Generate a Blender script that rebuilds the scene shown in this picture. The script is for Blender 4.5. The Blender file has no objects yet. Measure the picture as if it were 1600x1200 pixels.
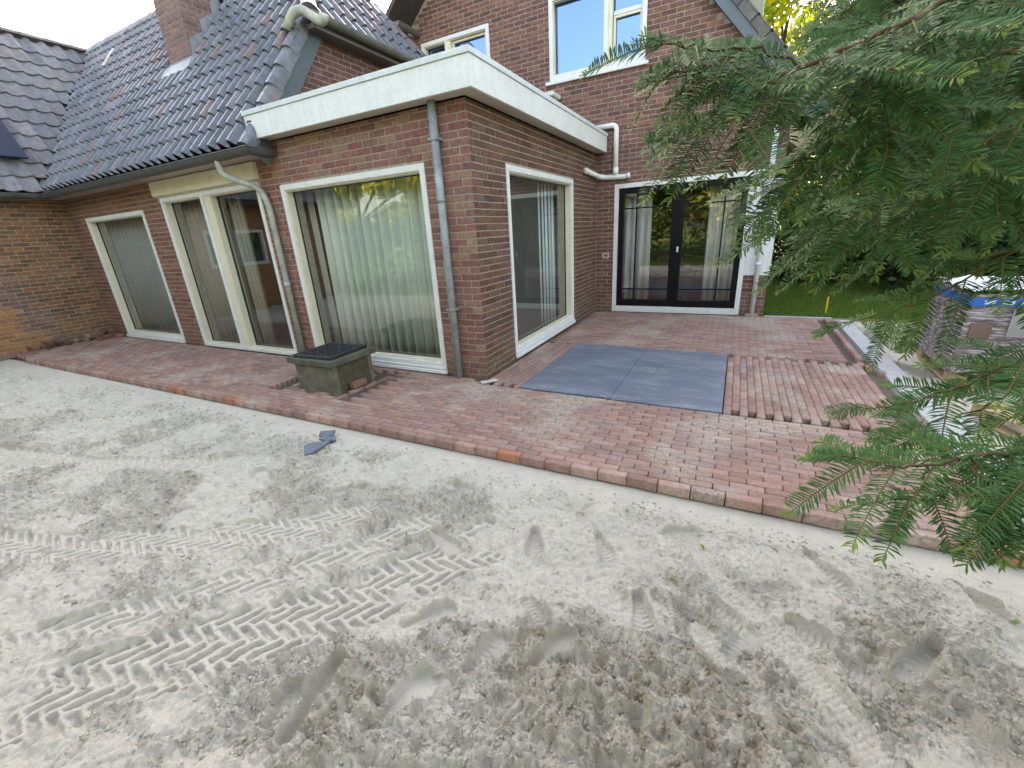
import bpy, math, random
import numpy as np
from mathutils import Vector, Matrix
from mathutils.geometry import tessellate_polygon

random.seed(7)
RNG = np.random.default_rng(7)
SC = bpy.context.scene
COL = SC.collection
R = math.radians

# ------------------------------------------------------------------ camera
cam_d = bpy.data.cameras.new('camera')
cam = bpy.data.objects.new('camera', cam_d)
COL.objects.link(cam)
CAMX = Vector((0.88995852, 0.45263587, -0.05562926))
CAMY = Vector((0.10762336, -0.32699444, -0.93887797))
CAMZ = Vector((-0.4431603, 0.82957544, -0.33972568))
CAMP = Vector((2.461, -3.992, 1.6))
F = 655.59
cam.matrix_world = Matrix(((CAMX.x, -CAMY.x, -CAMZ.x, CAMP.x), (CAMX.y, -CAMY.y, -CAMZ.y, CAMP.y),
                           (CAMX.z, -CAMY.z, -CAMZ.z, CAMP.z), (0, 0, 0, 1)))
cam_d.sensor_width = 36.0
cam_d.lens = 36.0 * F / 1600.0
cam_d.clip_start = 0.05
cam_d.clip_end = 500
SC.camera = cam

# ------------------------------------------------------------------ sky and sun
SUN_AZ = math.atan2(-0.60, 0.80)      # clockwise from +Y, towards -X
SUN_EL = R(23)
world = bpy.data.worlds.new('World')
SC.world = world
world.use_nodes = True
wn = world.node_tree.nodes
bg = wn['Background']
sky = wn.new('ShaderNodeTexSky')
sky.sky_type = 'NISHITA'
sky.sun_disc = False
sky.sun_elevation = SUN_EL
sky.sun_rotation = SUN_AZ
sky.dust_density = 3.5
sky.air_density = 1.0
sky.ozone_density = 1.0
hs = wn.new('ShaderNodeHueSaturation'); hs.inputs['Saturation'].default_value = .72
world.node_tree.links.new(sky.outputs[0], hs.inputs['Color']); world.node_tree.links.new(hs.outputs[0], bg.inputs[0])
bg.inputs[1].default_value = 0.15
sun_d = bpy.data.lights.new('sun', 'SUN')
sun_d.energy = 3.2
sun_d.angle = R(0.53)
sun_d.color = (1.0, 0.93, 0.82)
sun = bpy.data.objects.new('sun', sun_d)
COL.objects.link(sun)
sd = Vector((math.sin(SUN_AZ) * math.cos(SUN_EL), math.cos(SUN_AZ) * math.cos(SUN_EL), math.sin(SUN_EL)))
sun.rotation_euler = sd.to_track_quat('Z', 'Y').to_euler()
SC.view_settings.view_transform = 'Standard'
SC.view_settings.look = 'None'
SC.view_settings.gamma = 1
SC.view_settings.use_curve_mapping = False
SC.view_settings.exposure = 2.88
SC.view_settings.use_white_balance = True
SC.view_settings.white_balance_temperature = 7500
SC.view_settings.white_balance_tint = 13

# ------------------------------------------------------------------ helpers
def at(px, py, d):
    """a point d metres from the camera's place along a sight line of the survey"""
    v = CAMX * ((px - 800) / F) + CAMY * ((py - 600) / F) + CAMZ
    return CAMP + v.normalized() * d

def seen(p, margin=40):
    r = Vector(p) - CAMP
    z = r.dot(CAMZ)
    if z < 0.1:
        return False
    x = 800 + F * r.dot(CAMX) / z
    y = 600 + F * r.dot(CAMY) / z
    return -margin < x < 1600 + margin and -margin < y < 1200 + margin

def tag(o, label=None, cat=None, group=None, kind=None):
    if label: o['label'] = label
    if cat: o['category'] = cat
    if group: o['group'] = group
    if kind: o['kind'] = kind
    return o

def empty(name, loc=(0, 0, 0), rz=0):
    o = bpy.data.objects.new(name, None)
    o.location = loc
    o.rotation_euler = (0, 0, rz)
    COL.objects.link(o)
    return o

def link(name, me, mat, parent=None, smooth=False):
    o = bpy.data.objects.new(name, me)
    if mat is not None and not me.materials:
        me.materials.append(mat)
    COL.objects.link(o)
    if parent is not None:
        o.parent = parent
    if smooth:
        me.shade_smooth()
    return o

def np_mesh(name, V, Fq, tint=None):
    """V (n,3); Fq (m,k) faces of equal size; tint (m,3) colour per face or (n,3) per vertex"""
    V = np.asarray(V, np.float32); Fq = np.asarray(Fq, np.int32)
    me = bpy.data.meshes.new(name)
    m, k = Fq.shape
    me.vertices.add(len(V)); me.vertices.foreach_set('co', V.ravel())
    me.loops.add(m * k); me.loops.foreach_set('vertex_index', Fq.ravel())
    me.polygons.add(m)
    me.polygons.foreach_set('loop_start', np.arange(0, m * k, k, dtype=np.int32))
    if tint is not None:
        tint = np.asarray(tint, np.float32)
        if len(tint) == m and len(tint) != len(V):
            a = me.color_attributes.new('tint', 'FLOAT_COLOR', 'CORNER')
            c = np.ones((m, k, 4), np.float32); c[:, :, :3] = tint[:, None, :]
            a.data.foreach_set('color', c.ravel())
        else:
            a = me.color_attributes.new('tint', 'FLOAT_COLOR', 'POINT')
            c = np.ones((len(V), 4), np.float32); c[:, :3] = tint
            a.data.foreach_set('color', c.ravel())
    me.update(); me.validate()
    return me

class MB:
    def __init__(s):
        s.v = []; s.f = []; s.t = []
    def add(s, vs, fs, tint=(1, 1, 1)):
        n = len(s.v)
        s.v.extend([tuple(p) for p in vs])
        for f in fs:
            s.f.append(tuple(i + n for i in f)); s.t.append(tint)
    def box(s, x0, x1, y0, y1, z0, z1, tint=(1, 1, 1), M=None, bev=0.0):
        if bev > 0:
            vs = []
            for (z, ins) in ((z0, bev), (z0 + bev, 0), (z1 - bev, 0), (z1, bev)):
                vs += [(x0 + ins, y0 + ins, z), (x1 - ins, y0 + ins, z), (x1 - ins, y1 - ins, z), (x0 + ins, y1 - ins, z)]
            fs = [(3, 2, 1, 0), (12, 13, 14, 15)]
            for l in range(3):
                for i in range(4):
                    j = (i + 1) % 4
                    fs.append((l * 4 + i, l * 4 + j, l * 4 + 4 + j, l * 4 + 4 + i))
        else:
            vs = [(x0, y0, z0), (x1, y0, z0), (x1, y1, z0), (x0, y1, z0), (x0, y0, z1), (x1, y0, z1), (x1, y1, z1), (x0, y1, z1)]
            fs = [(3, 2, 1, 0), (4, 5, 6, 7), (0, 1, 5, 4), (1, 2, 6, 5), (2, 3, 7, 6), (3, 0, 4, 7)]
        if M is not None:
            vs = [tuple(M @ Vector(p)) for p in vs]
            if M.determinant() < 0: fs = [tuple(reversed(f)) for f in fs]
        s.add(vs, fs, tint)
    def tube(s, pts, r, n=12, tint=(1, 1, 1), caps=True, rs=None):
        pts = [Vector(p) for p in pts]
        T0 = (pts[1] - pts[0]).normalized()
        up = Vector((0, 0, 1)) if abs(T0.z) < 0.9 else Vector((1, 0, 0))
        A = T0.cross(up).normalized(); vs = []
        for i, p in enumerate(pts):
            if i == 0: T = T0
            elif i == len(pts) - 1: T = (pts[i] - pts[i - 1]).normalized()
            else: T = ((pts[i] - pts[i - 1]).normalized() + (pts[i + 1] - pts[i]).normalized()).normalized()
            A = (A - T * A.dot(T)).normalized(); B = T.cross(A)
            rr = rs[i] if rs else r
            for k in range(n):
                a = 2 * math.pi * k / n
                vs.append(p + A * (math.cos(a) * rr) + B * (math.sin(a) * rr))
        fs = []
        for i in range(len(pts) - 1):
            for k in range(n):
                k2 = (k + 1) % n
                fs.append((i * n + k, i * n + k2, (i + 1) * n + k2, (i + 1) * n + k))
        if caps:
            fs.append(tuple(reversed(range(n)))); m = (len(pts) - 1) * n
            fs.append(tuple(m + k for k in range(n)))
        s.add(vs, fs, tint)
    def mesh(s, name):
        me = bpy.data.meshes.new(name)
        me.from_pydata(s.v, [], s.f)
        a = me.color_attributes.new('tint', 'FLOAT_COLOR', 'CORNER')
        c = []
        for f, t in zip(s.f, s.t):
            c += [t[0], t[1], t[2], 1.0] * len(f)
        a.data.foreach_set('color', c)
        me.update()
        return me
    def build(s, name, mat, parent=None, smooth=False):
        return link(name, s.mesh(name), mat, parent, smooth)

def curve_pts(pts, r=0.06, n=5):
    """polyline with rounded corners"""
    pts = [Vector(p) for p in pts]; out = [pts[0]]
    for i in range(1, len(pts) - 1):
        a = (pts[i - 1] - pts[i]); b = (pts[i + 1] - pts[i])
        ra = min(r, a.length * .45, b.length * .45)
        pa = pts[i] + a.normalized() * ra; pb = pts[i] + b.normalized() * ra
        for k in range(n + 1):
            t = k / n
            out.append(pa * (1 - t) ** 2 + pts[i] * 2 * t * (1 - t) + pb * t * t)
    out.append(pts[-1])
    return out

# vectorised noise
_T = RNG.random((256, 256)) * 2 * np.pi
_GX, _GY = np.cos(_T), np.sin(_T)
def perlin(x, y):
    xi = np.floor(x).astype(np.int64); yi = np.floor(y).astype(np.int64)
    fx = x - xi; fy = y - yi
    u = fx * fx * fx * (fx * (fx * 6 - 15) + 10); v = fy * fy * fy * (fy * (fy * 6 - 15) + 10)
    def g(i, j, dx, dy):
        a = i & 255; b = j & 255
        return _GX[a, b] * dx + _GY[a, b] * dy
    n00 = g(xi, yi, fx, fy); n10 = g(xi + 1, yi, fx - 1, fy)
    n01 = g(xi, yi + 1, fx, fy - 1); n11 = g(xi + 1, yi + 1, fx - 1, fy - 1)
    return ((n00 * (1 - u) + n10 * u) * (1 - v) + (n01 * (1 - u) + n11 * u) * v) * 1.5
def fbm(x, y, f, o=3, g=0.5):
    s = 0; a = 1
    for i in range(o):
        s = s + a * perlin(x * f + 17.3 * i, y * f - 9.1 * i); f *= 2.03; a *= g
    return s
_P1 = RNG.random((256, 256)); _P2 = RNG.random((256, 256)); _P3 = RNG.random((256, 256))
def lumps(x, y, f, rmin=.15, rmax=.75, dens=.8):
    x = x * f; y = y * f
    xi = np.floor(x).astype(np.int64); yi = np.floor(y).astype(np.int64)
    out = np.zeros_like(x)
    for di in (-1, 0, 1):
        for dj in (-1, 0, 1):
            a = (xi + di) & 255; b = (yi + dj) & 255
            px = xi + di + _P1[a, b]; py = yi + dj + _P2[a, b]
            r = rmin + (rmax - rmin) * _P3[a, b] ** 2
            r = np.where(_P3[b, a] < dens, r, 0.001)
            d2 = ((x - px) ** 2 + (y - py) ** 2) / (r * r)
            out = np.maximum(out, np.sqrt(np.clip(1 - d2, 0, 1)) * r)
    return out / f
def sstep(a, b, x):
    t = np.clip((x - a) / (b - a), 0, 1)
    return t * t * (3 - 2 * t)

# ------------------------------------------------------------------ materials
def mat_new(name, base=(.5, .5, .5), rough=.7, spec=.5, metal=0):
    m = bpy.data.materials.new(name); m.use_nodes = True
    p = m.node_tree.nodes['Principled BSDF']
    p.inputs['Base Color'].default_value = (*base, 1)
    p.inputs['Roughness'].default_value = rough
    p.inputs['Metallic'].default_value = metal
    p.inputs['Specular IOR Level'].default_value = spec
    return m, m.node_tree, p

def N(nt, typ, **kw):
    n = nt.nodes.new(typ)
    for k, v in kw.items():
        if k.startswith('i_'):
            n.inputs[int(k[2:]) if k[2:].isdigit() else k[2:]].default_value = v
        else:
            setattr(n, k, v)
    return n

def world_pos(nt, scale=(1, 1, 1)):
    g = N(nt, 'ShaderNodeNewGeometry'); mp = N(nt, 'ShaderNodeMapping')
    mp.inputs['Scale'].default_value = scale
    nt.links.new(g.outputs['Position'], mp.inputs['Vector'])
    return mp.outputs[0]

def noise(nt, vec, scale, detail=4, rough=.6):
    n = N(nt, 'ShaderNodeTexNoise')
    n.inputs['Scale'].default_value = scale; n.inputs['Detail'].default_value = detail
    n.inputs['Roughness'].default_value = rough
    nt.links.new(vec, n.inputs['Vector'])
    return n.outputs['Fac']

def ramp(nt, fac, stops):
    r = N(nt, 'ShaderNodeValToRGB'); e = r.color_ramp.elements
    while len(e) < len(stops): e.new(0.5)
    for el, (p, c) in zip(e, stops):
        el.position = p; el.color = (*c, 1) if len(c) == 3 else c
    nt.links.new(fac, r.inputs[0])
    return r.outputs[0]

def mix(nt, fac, a, b, mode='MIX'):
    m = N(nt, 'ShaderNodeMix', data_type='RGBA', blend_type=mode)
    for sock, v in ((0, fac), (6, a), (7, b)):
        if hasattr(v, 'links'): nt.links.new(v, m.inputs[sock])
        elif sock == 0: m.inputs[0].default_value = v
        else: m.inputs[sock].default_value = (*v, 1)
    return m.outputs[2]

def bump(nt, p, h, strength=.3, dist=.005, prev=None):
    b = N(nt, 'ShaderNodeBump'); b.inputs['Strength'].default_value = strength
    b.inputs['Distance'].default_value = dist
    nt.links.new(h, b.inputs['Height'])
    if prev is not None: nt.links.new(prev, b.inputs['Normal'])
    nt.links.new(b.outputs[0], p.inputs['Normal'])
    return b.outputs[0]

def tinted(name, rough=.8, spec=.3, var=.35, nscale=30, bstr=.35, bdist=.003, bscale=120, dust=None, dustcol=(.5, .46, .38), extra=None):
    """base colour from the tint attribute, broken up by noise in world space"""
    m, nt, p = mat_new(name, rough=rough, spec=spec)
    a = N(nt, 'ShaderNodeAttribute', attribute_name='tint')
    v = world_pos(nt)
    f = noise(nt, v, nscale, 5, .65)
    dark = mix(nt, 1.0, a.outputs['Color'], (1 - var, 1 - var, 1 - var), 'MULTIPLY')
    lite = mix(nt, 1.0, a.outputs['Color'], (1 + var * .8, 1 + var * .8, 1 + var * .75), 'MULTIPLY')
    c = mix(nt, ramp(nt, f, [(.3, (0, 0, 0)), (.7, (1, 1, 1))]), dark, lite)
    if extra: c = extra(nt, v, c)
    if dust:
        lo, hi, sc, amt = dust
        d1 = ramp(nt, noise(nt, v, sc, 3, .55), [(lo, (0, 0, 0)), (hi, (1, 1, 1))])
        d2 = ramp(nt, noise(nt, v, 45, 4, .7), [(.38, (0, 0, 0)), (.6, (1, 1, 1))])
        dm = mix(nt, 1.0, d1, d2, 'MULTIPLY')
        dm = mix(nt, 1.0, dm, (amt, amt, amt), 'MULTIPLY')
        c = mix(nt, dm, c, dustcol)
    nt.links.new(c, p.inputs['Base Color'])
    bump(nt, p, noise(nt, v, bscale, 6, .7), bstr, bdist)
    return m

def efflor(nt, v, c):
    f = ramp(nt, noise(nt, v, 1.6, 5, .6), [(.58, (0, 0, 0)), (.75, (.4, .4, .4))])
    f2 = ramp(nt, noise(nt, v, 60, 3, .6), [(.4, (0, 0, 0)), (.6, (1, 1, 1))])
    c = mix(nt, mix(nt, 1.0, f, f2, 'MULTIPLY'), c, (.33, .29, .24))
    sep = N(nt, 'ShaderNodeSeparateXYZ'); nt.links.new(v, sep.inputs[0])
    low = N(nt, 'ShaderNodeMapRange'); low.inputs[1].default_value = .55; low.inputs[2].default_value = 0.0
    low.inputs[3].default_value = 0; low.inputs[4].default_value = .55
    nt.links.new(sep.outputs[2], low.inputs[0])
    mossn = ramp(nt, noise(nt, v, 5, 4, .6), [(.4, (0, 0, 0)), (.65, (1, 1, 1))])
    ml = mix(nt, 1.0, mossn, low.outputs[0], 'MULTIPLY')
    return mix(nt, ml, c, (.17, .16, .09))

def streaks(nt, v, c):
    mp = N(nt, 'ShaderNodeMapping'); mp.inputs['Scale'].default_value = (9, 9, .7); nt.links.new(v, mp.inputs['Vector'])
    f = ramp(nt, noise(nt, mp.outputs[0], 1.6, 5, .6), [(.36, (.93, .935, .925)), (.6, (1, 1, 1))])
    g = ramp(nt, noise(nt, v, 26, 4, .7), [(.3, (.9, .89, .86)), (.55, (1, 1, 1))])
    return mix(nt, 1.0, mix(nt, 1.0, c, f, 'MULTIPLY'), g, 'MULTIPLY')
def lichen(nt, v, c):
    f = ramp(nt, noise(nt, v, 1.1, 4, .6), [(.45, (0, 0, 0)), (.7, (1, 1, 1))])
    g = ramp(nt, noise(nt, v, 28, 5, .75), [(.5, (0, 0, 0)), (.66, (.6, .6, .6))])
    return mix(nt, mix(nt, 1.0, f, g, 'MULTIPLY'), c, (.20, .20, .15))
MAT = {}
MAT['brick'] = tinted('wall_brick', .85, .25, .35, 22, .6, .006, 55, extra=efflor)
MAT['mortar'] = tinted('mortar', .95, .1, .3, 14, .6, .006, 90, extra=efflor)
MAT['paver'] = tinted('paver_clay', .8, .3, .25, 35, .5, .003, 130, dust=(.50, .62, 1.15, .8), dustcol=(.47, .43, .36))
MAT['tile'] = tinted('roof_tile_clay', .27, .7, .4, 12, .25, .003, 60, extra=lichen)
MAT['tile_matt'] = tinted('roof_tile_concrete', .7, .35, .3, 14, .4, .004, 90, extra=lichen)
MAT['paint'] = tinted('paint', .42, .5, .07, 4, .08, .002, 25, extra=streaks)
MAT['zinc'] = tinted('zinc', .5, .5, .3, 7, .15, .002, 40, extra=streaks)
MAT['plastic'] = tinted('plastic_pipe', .4, .5, .1, 5, .05, .001, 30)
MAT['black'] = tinted('black_paint', .45, .18, .1, 10, .05, .001, 40)
MAT['concrete'] = tinted('concrete', .9, .25, .35, 9, .6, .004, 80)
MAT['kerbstone'] = tinted('kerb_concrete', .9, .25, .12, 12, .4, .002, 120)
MAT['bark'] = tinted('bark', .9, .2, .4, 40, .7, .006, 60)
MAT['wood'] = tinted('pallet_wood', .8, .25, .25, 20, .4, .003, 60)
MAT['cloth'] = tinted('curtain_cloth', .95, .1, .05, 6, .1, .001, 200)
MAT['interior'] = tinted('interior_plaster', .9, .2, .1, 3, .05, .001, 30)
MAT['iron'] = tinted('cast_iron', .55, .5, .3, 30, .4, .002, 90)
MAT['slate'] = tinted('slate_tile', .6, .4, .15, 20, .3, .002, 90)

def leaf_mat(name, trans=.25, rough=.45):
    m, nt, p = mat_new(name, rough=rough, spec=.4)
    a = N(nt, 'ShaderNodeAttribute', attribute_name='tint')
    nt.links.new(a.outputs['Color'], p.inputs['Base Color'])
    tr = N(nt, 'ShaderNodeBsdfTranslucent')
    lt = mix(nt, 1.0, a.outputs['Color'], (1.25, 1.35, .6), 'MULTIPLY')
    nt.links.new(lt, tr.inputs[0])
    ms = N(nt, 'ShaderNodeMixShader'); ms.inputs[0].default_value = trans
    nt.links.new(p.outputs[0], ms.inputs[1]); nt.links.new(tr.outputs[0], ms.inputs[2])
    nt.links.new(ms.outputs[0], nt.nodes['Material Output'].inputs[0])
    return m
MAT['needle'] = leaf_mat('conifer_needle', .15, .55)
MAT['needle'].node_tree.nodes['Principled BSDF'].inputs['Specular IOR Level'].default_value = .12
MAT['leaf'] = leaf_mat('tree_leaf', .4, .5)

def glass_mat(name, tint=(1, 1, 1), ior=1.9, extra=0.0, gc=(1, 1, 1)):
    m = bpy.data.materials.new(name); m.use_nodes = True; nt = m.node_tree
    nt.nodes.clear()
    out = N(nt, 'ShaderNodeOutputMaterial'); ms = N(nt, 'ShaderNodeMixShader')
    tr = N(nt, 'ShaderNodeBsdfTransparent'); tr.inputs[0].default_value = (*tint, 1)
    gl = N(nt, 'ShaderNodeBsdfGlossy'); gl.inputs['Roughness'].default_value = 0.0
    gl.inputs[0].default_value = (*gc, 1)
    fr = N(nt, 'ShaderNodeFresnel'); fr.inputs[0].default_value = ior
    v = world_pos(nt); nn = noise(nt, v, 1.7, 1, .4)
    b = N(nt, 'ShaderNodeBump'); b.inputs['Strength'].default_value = .03; b.inputs['Distance'].default_value = .02
    nt.links.new(nn, b.inputs['Height']); nt.links.new(b.outputs[0], gl.inputs['Normal'])
    ad = N(nt, 'ShaderNodeMath', operation='ADD', use_clamp=True); ad.inputs[1].default_value = extra
    nt.links.new(fr.outputs[0], ad.inputs[0])
    ge = N(nt, 'ShaderNodeNewGeometry'); inv = N(nt, 'ShaderNodeMath', operation='SUBTRACT'); inv.inputs[0].default_value = 1
    nt.links.new(ge.outputs['Backfacing'], inv.inputs[1])
    mu = N(nt, 'ShaderNodeMath', operation='MULTIPLY'); nt.links.new(ad.outputs[0], mu.inputs[0]); nt.links.new(inv.outputs[0], mu.inputs[1])
    nt.links.new(mu.outputs[0], ms.inputs[0]); nt.links.new(tr.outputs[0], ms.inputs[1]); nt.links.new(gl.outputs[0], ms.inputs[2])
    nt.links.new(ms.outputs[0], out.inputs[0])
    return m
MAT['glass'] = glass_mat('window_glass', (.95, .97, .965), 1.75, .06)
MAT['glass_dark'] = glass_mat('reflective_glass', (.5, .52, .55), 2.0, .30, (.34, .58, 1.0))  # blue gloss colour paints a bluer sky reflection into these panes

def sand_material():
    m, nt, p = mat_new('loose_sand', rough=.95, spec=.15)
    a = N(nt, 'ShaderNodeAttribute', attribute_name='tint')
    v = world_pos(nt)
    f = noise(nt, v, 9, 6, .7)
    g = noise(nt, v, 260, 3, .8)
    c = mix(nt, ramp(nt, f, [(.3, (.86, .86, .87)), (.7, (1.1, 1.09, 1.06))]), (0, 0, 0), a.outputs['Color'])
    c = mix(nt, 1.0, a.outputs['Color'], ramp(nt, f, [(.3, (.82, .82, .84)), (.7, (1, 1, 1))]), 'MULTIPLY')
    c = mix(nt, 1.0, c, ramp(nt, g, [(.25, (.75, .74, .72)), (.55, (1, 1, 1))]), 'MULTIPLY')
    nt.links.new(c, p.inputs['Base Color'])
    n1 = bump(nt, p, noise(nt, v, 110, 5, .75), .9, .012)
    bump(nt, p, g, .7, .003, n1)
    return m
MAT['sand'] = sand_material()

def slab_material():
    m, nt, p = mat_new('porcelain_slab', rough=.5, spec=.45)
    v = world_pos(nt); v2 = world_pos(nt, (.6, 1.6, 1))
    c = ramp(nt, noise(nt, v2, 2.2, 6, .65), [(.3, (.11, .135, .185)), (.5, (.135, .16, .205)), (.72, (.22, .25, .31))])
    d = ramp(nt, noise(nt, v2, 3.2, 5, .7), [(.50, (0, 0, 0)), (.70, (.8, .8, .8))])
    d2 = ramp(nt, noise(nt, v, 22, 5, .75), [(.40, (0, 0, 0)), (.60, (1, 1, 1))])
    c = mix(nt, mix(nt, 1.0, d, d2, 'MULTIPLY'), c, (.42, .41, .38))
    nt.links.new(c, p.inputs['Base Color'])
    bump(nt, p, noise(nt, v, 60, 5, .7), .15, .002)
    return m
MAT['slab'] = slab_material()

def lawn_material():
    m, nt, p = mat_new('lawn', rough=.9, spec=.2)
    v = world_pos(nt)
    c = ramp(nt, noise(nt, v, 1.3, 6, .7), [(.3, (.085, .135, .028)), (.7, (.14, .21, .042))])
    c = mix(nt, 1.0, c, ramp(nt, noise(nt, v, 90, 3, .8), [(.3, (.55, .6, .5)), (.7, (1.2, 1.2, 1.1))]), 'MULTIPLY')
    nt.links.new(c, p.inputs['Base Color'])
    bump(nt, p, noise(nt, v, 120, 4, .8), .8, .02)
    return m
MAT['lawn'] = lawn_material()

def wrap_material():
    m, nt, p = mat_new('stretch_wrap', rough=.22, spec=.6)
    v = world_pos(nt, (1, 1, 6))
    w = noise(nt, v, 9, 5, .65)
    c = ramp(nt, w, [(.34, (.07, .055, .055)), (.5, (.22, .18, .19)), (.62, (.48, .46, .52)), (.75, (.65, .66, .74))])
    nt.links.new(c, p.inputs['Base Color'])
    bump(nt, p, w, .6, .02)
    return m
MAT['wrap'] = wrap_material()

# ------------------------------------------------------------------ wall frames
class Fr:
    """plane frame: a along U, b up, c along outward normal"""
    def __init__(s, O, U, Nn, up=(0, 0, 1)):
        s.O = Vector(O); s.U = Vector(U); s.N = Vector(Nn); s.Z = Vector(up)
    def p(s, a, b, c=0):
        return s.O + s.U * a + s.Z * b + s.N * c
    def M(s, a=0, b=0, c=0):
        o = s.p(a, b, c)
        return Matrix(((s.U.x, s.N.x, s.Z.x, o.x), (s.U.y, s.N.y, s.Z.y, o.y), (s.U.z, s.N.z, s.Z.z, o.z), (0, 0, 0, 1)))
    def box(s, mb, a0, a1, b0, b1, c0, c1, tint=(1, 1, 1), bev=0.0):
        # local axes (a, c, b): x=a, y=c, z=b ; handedness mirrored, fine for closed boxes
        mb.box(a0, a1, c0, c1, b0, b1, tint, s.M(), bev)

FX = lambda y: Fr((0, y, 0), (1, 0, 0), (0, -1, 0))      # wall facing -Y, a = X
FY = lambda x: Fr((x, 0, 0), (0, 1, 0), (1, 0, 0))       # wall facing +X, a = Y
FXb = lambda y: Fr((0, y, 0), (-1, 0, 0), (0, 1, 0))
FYb = lambda x: Fr((x, 0, 0), (0, -1, 0), (-1, 0, 0))

def wall_slab(name, fr, outer, holes, thick, parent, mat='mortar', tint=(.37, .325, .275)):
    polys = [[Vector((a, b, 0)) for a, b in outer]] + [[Vector((a, b, 0)) for a, b in h] for h in holes]
    tris = tessellate_polygon(polys)
    flat = [q for pl in polys for q in pl]; n = len(flat)
    mb = MB(); vs = [fr.p(q.x, q.y, 0) for q in flat] + [fr.p(q.x, q.y, -thick) for q in flat]
    fs = []
    for t in tris:
        fs.append(tuple(t)); fs.append(tuple(i + n for i in reversed(t)))
    k = 0
    for pl in polys:
        m = len(pl)
        for i in range(m):
            j = (i + 1) % m
            fs.append((k + i, k + j, k + j + n, k + i + n))
        k += m
    mb.add(vs, fs, tint)
    return mb.build(name, MAT[mat], parent)

def rect(a0, a1, b0, b1):
    return [(a0, b0), (a1, b0), (a1, b1), (a0, b1)]

# brick palettes: surface colours, the left wing ones with warm glow painted in
def pick(cols, wts=None):
    c = random.choices(cols, wts)[0]; k = random.uniform(.85, 1.15)
    return tuple(x * k for x in c)
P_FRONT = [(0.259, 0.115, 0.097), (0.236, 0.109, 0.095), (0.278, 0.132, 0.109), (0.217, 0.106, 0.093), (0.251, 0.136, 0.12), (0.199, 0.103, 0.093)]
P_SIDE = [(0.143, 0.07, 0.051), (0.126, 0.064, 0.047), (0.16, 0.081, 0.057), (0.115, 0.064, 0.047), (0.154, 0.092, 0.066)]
P_BACK = [(0.195, 0.091, 0.079), (0.176, 0.088, 0.077), (0.207, 0.104, 0.089), (0.16, 0.083, 0.074)]
P_LEFT = [(0.245, 0.129, 0.067), (0.207, 0.113, 0.06), (0.283, 0.133, 0.065), (0.171, 0.095, 0.055)]  # brown brick, made more saturated to paint in warm reflected sunlight
P_ORANGE = [(0.405, 0.185, 0.081), (0.449, 0.218, 0.097), (0.371, 0.174, 0.088)]  # orange brick patch, its colour also carrying the sunlit glow
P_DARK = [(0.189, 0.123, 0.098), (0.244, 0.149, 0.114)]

BRICKS = []      # (dist, frame, a0,a1,b0,b1, tint, parent, full)
CO = .0725; BL = .232; JT = .011
def brick_wall(fr, a0, a1, b0, b1, holes, parent, tintf, inside=None, off=0.0, proud=.0045, end=None):
    rows = int(math.ceil((b1 - b0) / CO))
    for r in range(rows):
        zb = b0 + r * CO; zt = min(zb + CO - JT, b1)
        if zt - zb < .02: continue
        x = a0 - (BL / 2 if r % 2 else 0) - off
        if end == 'hi': x = a1 + JT / 2 - BL * math.ceil((a1 - a0) / BL + 1) + (BL / 2 if r % 2 else 0)
        if end == 'lo': x = a0 - JT / 2 - (0 if r % 2 else BL / 2)
        while x < a1:
            s0, s1 = x + JT / 2, x + BL - JT / 2
            segs = [(max(s0, a0), min(s1, a1))]
            for (h0, h1, g0, g1) in holes:
                if zt > g0 + .02 and zb < g1 - .02:
                    ns = []
                    for (u, v) in segs:
                        if v <= h0 or u >= h1: ns.append((u, v)); continue
                        if u < h0: ns.append((u, h0))
                        if v > h1: ns.append((h1, v))
                    segs = ns
            for (u, v) in segs:
                if v - u < .02: continue
                if inside and not inside((u + v) / 2, (zb + zt) / 2, u, v): continue
                c = fr.p((u + v) / 2, (zb + zt) / 2)
                full = abs((v - u) - (BL - JT)) < .001 and abs((zt - zb) - (CO - JT)) < .001
                BRICKS.append(((c - CAMP).length, fr, u, v, zb, zt, tintf((u + v) / 2, zb), parent, full and seen(c, 0), proud))
            x += BL

def brick_verts(w, h, d, j=0.0):
    e = .0035
    q = lambda: random.uniform(-j, j)
    back = [(0 + q(), 0 + q()), (w + q(), 0 + q()), (w + q(), h + q()), (0 + q(), h + q())]
    vs = [(a, -.012, b) for a, b in back]
    vs += [(a + (e if a < w / 2 else -e), d + q() * .6, b + (e if b < h / 2 else -e)) for a, b in back]
    vs2 = vs[:4] + [(back[i][0], d - .0035, back[i][1]) for i in range(4)] + vs[4:]
    fs = [(8, 9, 10, 11)]
    for l in (0, 4):
        for i in range(4):
            k = (i + 1) % 4
            fs.append((l + i, l + k, l + 4 + k, l + 4 + i))
    return vs2, fs

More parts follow.
